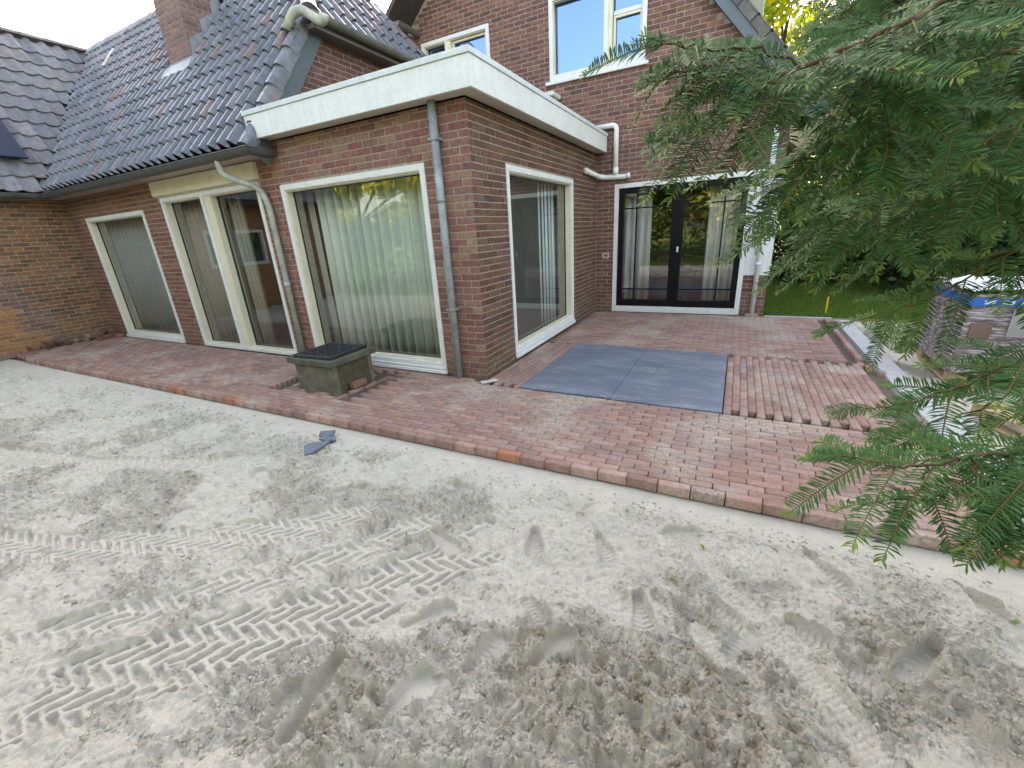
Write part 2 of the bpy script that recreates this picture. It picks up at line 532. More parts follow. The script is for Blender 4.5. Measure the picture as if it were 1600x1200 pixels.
def flush_bricks(limit=300):
    near = sorted([b for b in BRICKS if b[8]], key=lambda b: b[0])[:limit]
    ids = set(id(b) for b in near)
    variants = {}
    for b in near:
        d, fr, u, v, zb, zt, t, par, full, proud = b
        key = (par.name, random.randrange(14))
        if key not in variants:
            mb = MB(); vs, fs = brick_verts(v - u, zt - zb, proud + random.uniform(-.0015, .0015), .0015)
            mb.add(vs, [tuple(reversed(f)) for f in fs], t); me = mb.mesh('brick'); me.materials.append(MAT['brick']); variants[key] = me
        o = bpy.data.objects.new('brick', variants[key]); COL.objects.link(o)
        o.parent = par; o.matrix_local = fr.M(u, zb)
    groups = {}
    for b in BRICKS:
        if id(b) in ids: continue
        groups.setdefault(b[7].name, []).append(b)
    for g, bs in groups.items():
        mb = MB()
        for d, fr, u, v, zb, zt, t, par, full, proud in bs:
            vs, fs = brick_verts(v - u, zt - zb, proud + random.uniform(-.0015, .0015), .0015)
            M = fr.M(u, zb)
            mb.add([M @ Vector(p) for p in vs], fs, t)
        o = mb.build('brickwork', MAT['brick'], bs[0][7]); o['kind'] = 'stuff'

# ------------------------------------------------------------------ HOUSE
house = tag(empty('brick_house', (0, 0, 0)), 'red brown brick house with white window frames, flat roofed extension and dark pantile roofs', 'house')
D = 4.4           # back wall plane
XL = -9.34        # left wing wall plane
XG = -2.95        # gable end wall plane
XR = 2.97         # right end of the house
EAVE_Z = 2.76; EAVE_Y = -.33; SL = R(52.5); TS = math.tan(SL)
RIDGE_Y = 2.2; RIDGE_Z = EAVE_Z + (RIDGE_Y - EAVE_Y) * TS

def r2h(r): return rect(*r)
W1 = (-8.65, -6.48, .0, 2.29)
W2 = (-5.84, -3.33, .0, 2.70)
EW = (-2.89, -.56, .0, 2.33)
SW = (.76, 3.06, .0, 2.33)
FD = (.35, 2.60, .0, 2.31)
WB = (2.60, 2.97, .68, 2.31)
UW = (-.87, .79, 4.06, 5.32)
SMW = (-3.62, -2.07, 4.25, 5.235)
LW = (-3.7, -2.15, 1.15, 2.05)       # high window in the left wing

fF, fS, fB, fL, fG = FX(0), FY(0), FX(D), FY(XL), FY(XG)

wf = wall_slab('wall', fF, rect(XL, 0, -.2, 2.83), [r2h((a, b, c, d)) if c > 0 else [(a, -.05), (b, -.05), (b, d), (a, d)] for a, b, c, d in (W1, W2, EW)], .28, house)
ws = wall_slab('wall', fS, rect(.28, D, -.2, 2.83), [[(SW[0], .03), (SW[1], .03), (SW[1], SW[3]), (SW[0], SW[3])]], .28, house)
gx = lambda z: 2.48 + (3.78 - z) / 1.2
apx, apz = -.9, 3.78 + (2.48 + .9) * 1.2
wb_ = wall_slab('wall', fB, [(XG - 1.2, -.2), (XR, -.2), (XR, 3.2), (apx, apz), (XG - 1.2, 5.35)],
               [[(FD[0], -.05), (FD[1], -.05), (FD[1], FD[3]), (FD[0], FD[3])], r2h(UW), r2h(SMW)], .28, house)
wl = wall_slab('wall', fL, rect(-6.5, 0, -.2, 2.72), [r2h(LW)], .28, house)
gz = lambda y: EAVE_Z + (y - EAVE_Y) * TS - .05
yc = EAVE_Y + (4.45 - EAVE_Z) / TS
wg = wall_slab('wall', fG, [(0.02, 2.70), (4.38, 2.70), (4.38, 3.0), (2 * RIDGE_Y - yc, 4.40), (yc, 4.40), (0.02, gz(0.02))], [], .28, house)
wr = wall_slab('wall', FY(XR), rect(D + .28, 12, -.2, 2.9), [], .28, house)

def tf(p, w=None): return lambda a, b: pick(p, w)
def t_front(a, b):
    if a > -.5 and b < 1.6 and random.random() < .35: return pick([(.29, .18, .13), (.26, .165, .12), (.31, .18, .13)])
    if a < -6: return pick([(.215, .105, .072), (.19, .095, .07), (.24, .12, .085)])
    return pick(P_FRONT)
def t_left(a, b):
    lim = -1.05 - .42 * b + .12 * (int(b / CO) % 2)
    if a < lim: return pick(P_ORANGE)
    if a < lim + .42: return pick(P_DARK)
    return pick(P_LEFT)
brick_wall(fF, XL + .002, .0062, -.03, 2.83, [(h[0], h[1], h[2] - .3, h[3]) for h in (W1, W2, EW)] + [(W2[0] - .1, W2[1] + .06, 2.4, 2.8)], wf, t_front, end='hi')
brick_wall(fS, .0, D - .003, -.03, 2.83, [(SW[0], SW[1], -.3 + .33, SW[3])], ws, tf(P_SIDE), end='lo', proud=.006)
brick_wall(fB, .012, XR, -.03, 3.2, [(FD[0], FD[1], -.3, FD[3]), WB], wb_, tf(P_BACK))
brick_wall(fB, XG - 1.1, XR, 3.2 - .0105, 6.6, [UW, SMW], wb_, tf(P_BACK + [(.24, .12, .09)]),
           inside=lambda a, b, u, v: v < gx(b) + .12 and b < 5.35 + (u + 4.1) * .78, off=.05)
brick_wall(fB, XG + .3, .01, 2.8, 3.18, [], wb_, tf(P_BACK))
brick_wall(fL, -6.5, -.008, -.03, 2.72, [LW], wl, t_left)
brick_wall(fG, .02, 4.38, 2.72, 4.40, [], wg, tf(P_BACK), inside=lambda a, b, u, v: b < gz(u) - .12 and b < 4.4 and b < 3.0 + (4.38 - u) * 1.5)
brick_wall(FY(XR), D + .01, 9, -.03, 2.9, [], wr, tf(P_BACK))

WHITE = (.76, .785, .79); CREAM = (.75, .72, .57); WARM = (.78, .75, .62)

def ring(fr, mb, a0, a1, b0, b1, w, c0, c1, tint, wb=None, bev=.003):
    wb = w if wb is None else wb
    fr.box(mb, a0, a0 + w, b0, b1, c0, c1, tint, bev)
    fr.box(mb, a1 - w, a1, b0, b1, c0, c1, tint, bev)
    fr.box(mb, a0 + w + .0005, a1 - w - .0005, b1 - w, b1, c0, c1, tint, bev)
    fr.box(mb, a0 + w + .0005, a1 - w - .0005, b0, b0 + wb, c0, c1, tint, bev)

def window(fr, rc, parent, mull=(), wbot=.12, name='window', sill=True, glass='glass', inner=None, label=None):
    a0, a1, b0, b1 = rc
    mb = MB(); w = .075
    ring(fr, mb, a0 + .003, a1 - .003, b0 + .003, b1 - .003, w, -.13, -.004, inner or CREAM, wbot)
    for (m0, m1) in mull:
        fr.box(mb, m0 + .004, m1 - .004, b0 + wbot, b1 - w, -.12, -.006, inner or CREAM, .003)
    win = mb.build(name, MAT['paint'], parent)
    if label: win['label'] = label
    mb = MB()
    ring(fr, mb, a0 - .004, a1 + .004, b0, b1 + .004, .066, -.0035, .017, WHITE, wbot - .02, .003)
    for (m0, m1) in mull:
        fr.box(mb, m0, m0 + .07, b0 + wbot - .02, b1 - .062, -.0055, .015, WHITE, .003)
    mb.build('frame_trim', MAT['paint'], win)
    cuts = [a0 + w] + [x for m in mull for x in m] + [a1 - w]
    for i in range(0, len(cuts), 2):
        u, v = cuts[i] - .003, cuts[i + 1] + .003
        s = MB(); ring(fr, s, u, v, b0 + wbot - .003, b1 - w + .003, .016, -.118, -.095, (.05, .05, .045), None, .002)
        s.build('glazing_seal', MAT['black'], win)
        g = MB(); fr.box(g, u + .003, v - .003, b0 + wbot, b1 - w, -.112, -.106)
        g.build('pane', MAT[glass], win)
    if sill:
        s = MB(); fr.box(s, a0 - .02, a1 + .02, b0 + .0, b0 + .045, .0175, .045, WHITE, .006)
        fr.box(s, a0 + .0, a1 - .0, b0 + .05, b0 + .085, .0175, .03, WHITE, .006)
        s.build('sill', MAT['paint'], win)
    return win

window(fF, W1, house, (), .13)
window(fF, (W2[0], W2[1], 0, 2.42), house, ((-4.74, -4.50),), .07, sill=False)
window(fF, EW, house, (), .16)
window(fS, (SW[0], SW[1], .03, SW[3]), house, (), .15)
w = window(fB, (UW[0], UW[1], 4.10, UW[3]), house, ((.10, .24),), .10, sill=False, glass='glass_dark')
mb = MB(); fB.box(mb, UW[0] - .08, UW[1] + .06, 4.05, 4.10, -.02, .05, WHITE, .006); mb.build('sill', MAT['paint'], w)
mb = MB(); fB.box(mb, .245, UW[1] - .07, 4.84, 4.90, -.10, -.05, WHITE, .004)
ring(fB, mb, .247, UW[1] - .078, 4.20, 4.838, .035, -.095, -.055, WARM)
mb.build('casement', MAT['paint'], w)
w = window(fB, SMW, house, ((-3.06, -2.93),), .08, sill=False, glass='glass_dark')
mb = MB(); ring(fB, mb, -2.925, -2.15, 4.34, 5.155, .04, -.095, -.05, WARM); mb.build('casement', MAT['paint'], w)
w = window(fL, LW, house, ((-2.98, -2.86),), .07, glass='glass_dark')

# roller shutter box over the double window
mb = MB(); CR2 = (.74, .69, .53)
fF.box(mb, -5.945, -3.285, 2.445, 2.655, -.02, .055, CR2, .006)
fF.box(mb, -5.90, -3.30, 2.424, 2.442, -.02, .040, (.5, .46, .36), .003)
mb.build('shutter_box', MAT['paint'], house)

# soffit boards and gutters
def gutter(path, parent, r=.075, name='gutter', tint=(.085, .09, .09)):
    """half round gutter along a horizontal path, path = outer-centre line; open to the sky"""
    path = [Vector(p) for p in path]; n = 9; vs = []; fs = []
    for i, p in enumerate(path):
        if i == 0: t = (path[1] - p).normalized(); sc = 1
        elif i == len(path) - 1: t = (p - path[i - 1]).normalized(); sc = 1
        else:
            t1 = (p - path[i - 1]).normalized(); t2 = (path[i + 1] - p).normalized(); t = (t1 + t2).normalized()
            sc = 1 / max(.3, t.dot(t1))
        s = Vector((t.y, -t.x, 0)) * sc
        for (rr, dz) in ((r, 0), (r - .006, 0)):
            for k in range(n):
                a = math.pi * k / (n - 1)
                vs.append(p + s * (math.cos(a) * rr) + Vector((0, 0, -math.sin(a) * rr * 1.1)))
        bead = .009
        for k in range(6):
            a = 2 * math.pi * k / 6
            vs.append(p + s * (r + math.cos(a) * bead) + Vector((0, 0, math.sin(a) * bead)))
    m = 2 * n + 6
    for i in range(len(path) - 1):
        o = i * m; q = o + m
        for k in range(n - 1):
            fs.append((o + k, o + k + 1, q + k + 1, q + k)); fs.append((o + n + k + 1, o + n + k, q + n + k, q + n + k + 1))
        for k in range(6):
            k2 = (k + 1) % 6
            fs.append((o + 2 * n + k, o + 2 * n + k2, q + 2 * n + k2, q + 2 * n + k))
    for o in (0, (len(path) - 1) * m):
        fs.append(tuple(o + k for k in range(n)))
    mb = MB(); mb.add(vs, fs, tint)
    g = mb.build(name, MAT['zinc'], parent)
    # joint straps
    for i in range(len(path) - 1):
        L = (path[i + 1] - path[i]).length; k = int(L / 1.0); t = (path[i + 1] - path[i]).normalized(); s = Vector((t.y, -t.x, 0))
        for j in range(k):
            c = path[i] + t * (L * (j + .55) / k); b = MB(); vv = []; ff = []
            for e in (-.012, .012):
                for q in range(n):
                    a = math.pi * q / (n - 1)
                    vv.append(c + t * e + s * (math.cos(a) * (r + .004)) + Vector((0, 0, -math.sin(a) * (r + .004) * 1.1)))
            for q in range(n - 1): ff.append((q, q + 1, n + q + 1, n + q))
            b.add(vv, ff, (.12, .125, .12)); b.build('gutter_strap', MAT['zinc'], g)
    return g
GZ = 2.725
gutter([(-2.87, -.02, GZ), (-2.87, -.345, GZ), (-8.995, -.345, GZ), (-8.995, -6.5, GZ)][::-1], house)
mb = MB()
fF.box(mb, -8.9, -2.93, 2.665, 2.70, .007, .30, (.42, .36, .32), .004)
mb.box(-9.33, -9.05, -6.5, -.31, 2.665, 2.70, (.42, .36, .32))
mb.box(-9.33, -8.905, -.305, -.008, 2.667, 2.702, (.42, .36, .32))
mb.build('soffit', MAT['paint'], house)

# flat roof of the extension: fascia ring, aluminium trim, soffit
ex0, ex1, ey0 = -3.02, .20, -.20
mb = MB()
mb.box(ex0, ex1, ey0, ey0 + .03, 2.84, 3.09, (.78, .82, .84), bev=.003)
mb.box(ex1 - .03, ex1, ey0 + .0305, D - .05, 2.84, 3.09, (.76, .79, .78), bev=.003)
mb.box(ex0, ex0 + .03, ey0 + .0305, -.0, 2.84, 3.09, (.80, .83, .84), bev=.003)
mb.build('fascia_board', MAT['paint'], house)
mb = MB()
mb.box(ex0 - .012, ex1 + .014, ey0 - .014, ey0 + .06, 3.092, 3.142, (.66, .72, .76), bev=.003)
mb.box(ex1 - .05, ex1 + .014, ey0 + .0605, D - .03, 3.092, 3.142, (.66, .72, .76), bev=.003)
mb.box(ex0 - .012, ex0 + .05, ey0 + .0605, .0, 3.092, 3.142, (.66, .72, .76), bev=.003)
mb.build('roof_trim', MAT['paint'], house)
mb = MB()
mb.box(ex0 + .031, ex1 - .031, ey0 + .031, -.007, 2.845, 2.86, (.6, .55, .46))
mb.box(.008, ex1 - .031, -.0065, D - .06, 2.845, 2.86, (.6, .55, .46))
mb.build('soffit', MAT['paint'], house)
mb = MB(); mb.box(ex0 + .05, ex1 - .06, ey0 + .07, D - .01, 2.9, 3.11, (.06, .06, .065)); mb.build('flat_roof', MAT['concrete'], house)
mb = MB(); mb.box(-.92, -.72, D - .32, D - .02, 3.12, 3.80, WHITE, bev=.01)
mb.box(-.965, -.675, D - .36, D - .015, 3.80, 3.87, WHITE, bev=.01); mb.build('roof_vent', MAT['paint'], house)

# french doors
mb = MB(); a0, a1, b0, b1 = FD
ring(fB, mb, a0, a1, b0, b1, .075, -.12, .02, WHITE, .11)
fd = mb.build('french_door', MAT['paint'], house)
fd['label'] = 'black double glazed doors with thin glazing bars'
BK = (.006, .006, .007); mid = (a0 + a1) / 2 - .03
for side, (u, v) in enumerate(((a0 + .078, mid + .02), (mid + .022, a1 - .078))):
    l = MB(); z0, z1 = .113, b1 - .078; c0, c1 = (-.09, -.01) if side == 0 else (-.095, .012)
    ring(fB, l, u, v, z0, z1, .095, c0, c1, BK, .12)
    vb = u + .095 + (v - u - .19) * (.27 if side == 0 else .73)
    fB.box(l, vb - .011, vb + .011, z0 + .12, z1 - .095, -.085, -.02, BK, .002)
    for zz in (z0 + .12 + .20, z1 - .095 - .25):
        fB.box(l, u + .095, v - .095, zz - .011, zz + .011, -.083, -.022, BK, .002)
    lf = l.build('door_leaf', MAT['black'], fd)
    g = MB(); fB.box(g, u + .093, v - .093, z0 + .118, z1 - .093, -.058, -.05)
    g.build('pane', MAT['glass'], fd)
mb = MB(); fB.box(mb, mid + .045, mid + .075, 1.10, 1.19, .013, .022, WHITE, .003)
fB.box(mb, mid + .05, mid + .07, 1.14, 1.155, .022, .05, (.7, .7, .7), .003); mb.build('door_handle', MAT['paint'], fd)
mb = MB(); fB.box(mb, WB[0] + .003, XR + .012, .683, 2.31, -.05, .016, WHITE, .003)
mb.box(XR + .001, XR + .014, D + .001, D + .35, .683, 2.31, WHITE); mb.build('corner_panel', MAT['paint'], house)
# corner downpipe
mb = MB(); mb.tube([(2.80, D - .075, 2.9), (2.80, D - .075, .05)], .038, 14, (.66, .70, .74))
for z in (.85, 2.0): mb.tube([(2.80, D - .075, z), (2.80, D - .075, z + .05)], .043, 14, (.66, .70, .74))
mb.build('downpipe', MAT['plastic'], house, True)
mb = MB(); mb.box(2.70, 2.90, D - .16, D - .006, -.03, .045, (.25, .14, .1), bev=.006); mb.build('pipe_foot', MAT['paver'], house)
# small white bracket left of the doors
mb = MB(); ring(fB, mb, .14, .27, 1.02, 1.12, .025, -.02, .012, (.5, .45, .38)); mb.build('wall_bracket', MAT['paint'], house)

# pipes
def pipe(pts, r, tint, mat='plastic', collars=(), name='downpipe', rr=.08):
    mb = MB(); mb.tube(curve_pts(pts, rr, 6), r, 14, tint)
    for (p, q) in collars: mb.tube([p, q], r * 1.13, 14, tint)
    return mb.build(name, MAT[mat], house, True)
GREY = (.30, .34, .37)
pipe([(-.345, -.065, 2.845), (-.345, -.065, .0)], .040, GREY, 'zinc', [((-.345, -.065, 1.93), (-.345, -.065, 1.98))])
for z in (2.5, .8):
    mb = MB(); fF.box(mb, -.40, -.29, z, z + .03, .0, .11, (.26, .29, .31), .003); mb.build('pipe_clamp', MAT['zinc'], house)
GREEN = (.38, .41, .36)
pipe([(-3.52, -.345, 2.70), (-3.52, -.345, 2.50), (-3.20, -.075, 2.32), (-3.12, -.065, 2.10), (-3.12, -.065, .0)], .038, GREEN, 'zinc',
     [((-3.12, -.065, 1.05), (-3.12, -.065, 1.12))], rr=.12)
WP = (.78, .79, .77); yp = D - .065
pipe([(-.05, yp + .02, 3.25), (.37, yp, 3.25), (.37, yp, 2.52)], .042, WP, collars=[((.37, yp, 2.46), (.37, yp, 2.58))], name='overflow_pipe', rr=.09)
pipe([(.055, 3.62, 2.50), (.065, D - .18, 2.47), (.15, yp, 2.44), (.52, yp, 2.42), (.60, yp, 2.43)], .042, WP,
     collars=[((.055, 3.58, 2.50), (.055, 3.64, 2.50)), ((.57, yp, 2.427), (.63, yp, 2.432))], name='overflow_pipe', rr=.08)

# ------------------------------------------------------------------ roof tiles
def tile_mesh_arrays(w=.2, L=.335, h=.052, style=0):
    if style == 0:
        prof = [(0, .018), (.10, .006), (.28, 0), (.42, .004), (.50, .022), (.56, .046), (.66, .060), (.78, .060), (.88, .046), (.95, .022), (1.0, .006)]
    else:
        prof = [(0, .020), (.12, .010), (.30, .0), (.48, .004), (.62, .018), (.74, .036), (.86, .042), (.96, .034), (1.0, .012)]
    vs = []; n = len(prof)
    for (t, lift) in ((0, .030), (.05, .031), (1.0, 0.0)):
        for (x, z) in prof:
            vs.append((x * w * 1.02, t * L, z * (h / .06) + lift))
    fs = []
    for r in range(2):
        for i in range(n - 1):
            fs.append((r * n + i, r * n + i + 1, (r + 1) * n + i + 1, (r + 1) * n + i))
    o = len(vs)
    for (x, z) in prof: vs.append((x * w * 1.02, .004, z * (h / .06) + .030 - .016))
    for i in range(n - 1): fs.append((o + i, o + i + 1, i + 1, i))
    return np.array(vs), fs
TILES = []
def tile_field(origin, U, Up, nrm, cols, rows, w, gauge, inside, parent, palf, style, mat):
    origin, U, Up, nrm = map(Vector, (origin, U, Up, nrm))
    for r in range(rows):
        for c in range(cols[0], cols[1]):
            a = c * w; s = r * gauge
            if not inside(a, s, r): continue
            o = origin + U * a + Up * s + nrm * random.uniform(-.003, .003)
            j = random.uniform(-.012, .012)
            M = Matrix(((U.x, Up.x, nrm.x, o.x), (U.y, Up.y, nrm.y, o.y), (U.z, Up.z, nrm.z, o.z), (0, 0, 0, 1))) @ Matrix.Rotation(j, 4, 'Z')
            TILES.append(((o - CAMP).length, M, palf(a, s), parent, style, mat, w, gauge, seen(o, -5)))
def flush_tiles(limit=300):
    near = sorted([t for t in TILES if t[8]], key=lambda t: t[0])[:limit]; ids = set(map(id, near)); var = {}
    for t in near:
        key = (t[3].name, random.randrange(12))
        if key not in var:
            V, fs = tile_mesh_arrays(t[6], t[7] + .07, .092 if t[4] == 0 else .062, t[4])
            mb = MB(); mb.add(V, fs, t[2]); me = mb.mesh('roof_tile'); me.materials.append(MAT[t[5]]); me.shade_smooth(); var[key] = me
        o = bpy.data.objects.new('roof_tile', var[key]); COL.objects.link(o); o.parent = t[3]; o.matrix_local = t[1]
    groups = {}
    for t in TILES:
        if id(t) not in ids: groups.setdefault(t[3].name, []).append(t)
    for g, ts in groups.items():
        V, fs = tile_mesh_arrays(ts[0][6], ts[0][7] + .07, .092 if ts[0][4] == 0 else .062, ts[0][4])
        fs = np.array(fs); Ms = np.array([np.array(t[1]) for t in ts]); n = len(V)
        P = np.einsum('tij,nj->tni', Ms[:, :3, :3], V) + Ms[:, None, :3, 3]
        FF = (fs[None] + (np.arange(len(ts)) * n)[:, None, None]).reshape(-1, 4)
        tint = np.repeat(np.array([t[2] for t in ts]), len(fs), axis=0)
        me = np_mesh('roof_tiling', P.reshape(-1, 3), FF, tint); me.shade_smooth()
        o = link('roof_tiling', me, MAT[ts[0][5]], ts[0][3]); o['kind'] = 'stuff'
P_TILE = [(0.112, 0.128, 0.158), (0.135, 0.158, 0.195), (0.105, 0.108, 0.132), (0.165, 0.15, 0.173), (0.195, 0.128, 0.12), (0.083, 0.105, 0.128), (0.128, 0.105, 0.128)]
P_TILE2 = [(0.188, 0.186, 0.2), (0.171, 0.171, 0.19), (0.205, 0.196, 0.204), (0.163, 0.169, 0.186)]
cS, sS = math.cos(SL), math.sin(SL)
SLEN = (RIDGE_Y - EAVE_Y) / cS
def slab(pts, th, name, tint=(.04, .035, .03)):
    nrm = (Vector(pts[1]) - Vector(pts[0])).cross(Vector(pts[2]) - Vector(pts[0])).normalized()
    if nrm.z < 0: nrm = -nrm
    n = len(pts); vs = [Vector(p) - nrm * .012 for p in pts] + [Vector(p) - nrm * (.012 + th) for p in pts]
    mb = MB(); mb.add(vs, [tuple(range(n)), tuple(range(2 * n - 1, n - 1, -1))] + [(i, (i + 1) % n, n + (i + 1) % n, n + i) for i in range(n)], tint)
    return mb.build(name, MAT['wood'], house)
JX = -9.0 - (RIDGE_Y - EAVE_Y)      # ridge junction
hipY0, hipY1 = yc, 2 * RIDGE_Y - yc
hipx = -2.9 - (RIDGE_Z - 4.45) / TS
rm = slab([(-9.0, EAVE_Y, EAVE_Z), (-2.9, EAVE_Y, EAVE_Z), (-2.9, yc, 4.45), (hipx, RIDGE_Y, RIDGE_Z), (JX, RIDGE_Y, RIDGE_Z)], .06, 'roof')
rl = slab([(-9.0, EAVE_Y, EAVE_Z), (JX, RIDGE_Y, RIDGE_Z), (JX, -6.5, RIDGE_Z), (-9.0, -6.5, EAVE_Z)], .06, 'roof')
rh = slab([(-2.75, yc - .12, 4.33), (-2.75, hipY1 + .12, 4.33), (hipx, RIDGE_Y, RIDGE_Z)], .06, 'roof')
rb = slab([(JX - 2, RIDGE_Y, RIDGE_Z), (hipx, RIDGE_Y, RIDGE_Z), (-2.9, hipY1, 4.45), (-2.9, 5.0, 2.4), (JX - 2, 5.0, 2.4)], .06, 'roof')
slab([(JX, RIDGE_Y, RIDGE_Z), (JX, -6.5, RIDGE_Z), (JX - 3, -6.5, 2.2), (JX - 3, RIDGE_Y, 2.2)], .06, 'roof')
def in_main(a, s, r):
    X = -2.9 - .13 + a; Y = EAVE_Y + s * cS; Z = EAVE_Z + s * sS
    if s + .2 > SLEN: return False
    if X < -9.0 - (Y - EAVE_Y) + .0: return False
    if Z > 4.35 and X + .2 > -2.9 - (Z - 4.35) / TS: return False
    if -6.28 < X + .1 < -5.5 and .85 < Y + .1 < 1.65 and X > -6.3: return False
    return True
def pal_main(a, s):
    c = pick(P_TILE, [4, 4, 4, 2.5, .4, 4, 1.5]); return c
tile_field((-2.9 - .13, EAVE_Y - .02, EAVE_Z - .02), (1, 0, 0), (0, cS, sS), (0, -sS, cS), (-44, 0), 15, .2, .30, in_main, rm, pal_main, 0, 'tile')
def in_left(a, s, r):
    Y = -.33 + a; X = -9.0 - s * cS
    if s + .2 > SLEN: return False
    return Y + .2 < EAVE_Y + s * cS + .18
tile_field((-9.0 + .02, -.33, EAVE_Z - .02), (0, 1, 0), (-cS, 0, sS), (sS, 0, cS), (-24, 14), 13, .25, .34, in_left, rl, lambda a, s: pick(P_TILE2), 1, 'tile_matt')
def in_hip(a, s, r):
    Y = a; x = s * cS
    return hipY0 - .1 + x < Y + .1 < hipY1 + .1 - x
tile_field((-2.73, 0, 4.31), (0, 1, 0), (-cS, 0, sS), (sS, 0, cS), (2, 20), 7, .2, .30, in_hip, rh, pal_main, 0, 'tile')
# verge tiles and barge board of the gable
mb = MB(); e0, e1 = Vector((-2.88, EAVE_Y + .05, EAVE_Z - .06)), Vector((-2.88, yc + .02, 4.40))
up = (e1 - e0).normalized(); nr = Vector((0, -sS, cS))
def verge_matrix(p): return Matrix(((1, up.x, nr.x, p.x), (0, up.y, nr.y, p.y), (0, up.z, nr.z, p.z), (0, 0, 0, 1)))
mb.box(-.022, .0, 0, (e1 - e0).length, -.22, -.015, (.10, .13, .145), verge_matrix(e0)); mb.build('barge_board', MAT['paint'], house)
for k in range(8):
    s = k * .30 + .0
    if s > (e1 - e0).length: break
    p = e0 + up * s; M = verge_matrix(p + nr * .03); c = pick(P_TILE[:4])
    v = MB(); pr = []
    for (t, lf) in ((0, .028), (.36, 0)):
        for (x, z) in ((-.16, .02), (-.13, .065), (-.085, .085), (-.03, .082), (.012, .055), (.022, .03), (.024, -.075)):
            pr.append(M @ Vector((x + (.0 if t else .004), t, z + lf)))
    fs = [(i, i + 1, 8 + i, 7 + i) for i in range(6)]
    q = len(pr)
    v.add(pr, fs + [tuple(range(6, -1, -1))], c); v.build('verge_tile', MAT['tile'], rm)
# half hip gutter, soffit, ridge, hip ridges, valley
mb = MB(); g = gutter([(-2.66, hipY0 - .22, 4.36), (-2.66, hipY1 + .3, 4.36)][::-1], house, .07, tint=(.17, .165, .14))
mb = MB(); mb.box(-2.94, -2.72, hipY0 - .1, hipY1 + .25, 4.235, 4.30, (.20, .17, .16)); mb.build('soffit', MAT['paint'], house)
def ridge_tiles(p0, p1, parent, n, tint=P_TILE, mat='tile', r=.10):
    p0, p1 = Vector(p0), Vector(p1); t = (p1 - p0).normalized(); L = (p1 - p0).length / n
    s = t.cross(Vector((0, 0, 1))).normalized(); u = s.cross(t)
    for i in range(n):
        vs = []
        for (k, rr) in ((0, r * 1.08), (1.08, r * .95)):
            for j in range(7):
                a = math.pi * j / 6
                vs.append(p0 + t * (L * (i + k)) + s * (math.cos(a) * rr) + u * (math.sin(a) * rr * .8 - .01))
        m = MB(); m.add(vs, [(j, j + 1, 8 + j, 7 + j) for j in range(6)] + [tuple(range(7))], pick(tint)); m.build('ridge_tile', MAT[mat], parent, False)
ridge_tiles((JX, RIDGE_Y, RIDGE_Z + .03), (hipx, RIDGE_Y, RIDGE_Z + .03), rm, 20)
ridge_tiles((JX, -6.5, RIDGE_Z + .03), (JX, RIDGE_Y + .05, RIDGE_Z + .03), rl, 22, P_TILE2, 'tile_matt')
ridge_tiles((-2.74, yc - .12, 4.42), (hipx, RIDGE_Y, RIDGE_Z + .03), rh, 6)
ridge_tiles((-2.74, hipY1 + .12, 4.42), (hipx, RIDGE_Y, RIDGE_Z + .03), rh, 6)
mb = MB()
v0, v1 = Vector((-8.98, EAVE_Y, EAVE_Z)), Vector((JX, RIDGE_Y, RIDGE_Z)); hv = Vector((.07, .07, 0))
mb.add([v0 - hv + Vector((0, 0, .045)), v0 + Vector((0, 0, .0)), v0 + hv + Vector((0, 0, .045)), v1 - hv + Vector((0, 0, .045)), v1, v1 + hv + Vector((0, 0, .045))],
       [(0, 1, 4, 3), (1, 2, 5, 4)], (.16, .165, .18)); mb.build('valley_lead', MAT['zinc'], rm)
# roof light / vent tile
Mv = Matrix(((1, 0, 0, -9.42), (0, cS, -sS, 1.53), (0, sS, cS, 5.18), (0, 0, 0, 1)))
mb = MB(); mb.box(0, .16, 0, .42, .02, .10, (.30, .16, .12), Mv, .01); mb.box(-.012, .03, -.01, .44, .10, .125, (.75, .7, .6), Mv, .004); mb.build('roof_vent', MAT['tile_matt'], rm)
# solar panel
Ml = Matrix(((0, -cS, sS, -9.33), (1, 0, 0, -.28), (0, sS, cS, 3.30), (0, 0, 0, 1)))
mb = MB(); mb.box(-2.2, 0, 0, 1.05, .07, .11, (.02, .03, .06), Ml, .004)
sp = mb.build('solar_panel', MAT['black'], rl)
sp['label'] = 'dark blue solar panel lying on the left roof'
# chimney
ch = empty('chimney', (0, 0, 0)); ch.parent = house
cx0, cx1, cy0, cy1, cz1 = -6.20, -5.56, .93, 1.63, 7.4
cw = MB(); cw.box(cx0, cx1, cy0, cy1, 4.1, cz1, (.30, .26, .23)); cwo = cw.build('chimney_shaft', MAT['mortar'], ch)
P_CH = [(0.229, 0.14, 0.128), (0.21, 0.129, 0.121), (0.242, 0.152, 0.135)]
CHB = []
def add_ch(fr, a0, a1, z0):
    k0 = len(BRICKS); brick_wall(fr, a0, a1, z0, cz1, [], cwo, tf(P_CH)); 
    for i in range(k0, len(BRICKS)):
        b = list(BRICKS[i]); b[8] = False; BRICKS[i] = tuple(b)
add_ch(FX(cy0), cx0, cx1, 4.42); add_ch(FY(cx1), cy0, cy1, 4.35); add_ch(FYb(cx0), -cy1, -cy0, 4.4)
mb = MB()
mb.box(cx0 - .03, cx1 + .05, cy0 - .016, cy0 - .008, 4.30, 4.50, (.30, .33, .37))
Mr = Matrix(((1, 0, 0, cx0 - .06), (0, cS, -sS, cy0 - .14), (0, sS, cS, EAVE_Z + (cy0 - .14 - EAVE_Y) * TS), (0, 0, 0, 1)))
mb.box(0, cx1 - cx0 + .16, 0, .22, .075, .083, (.30, .33, .37), Mr)
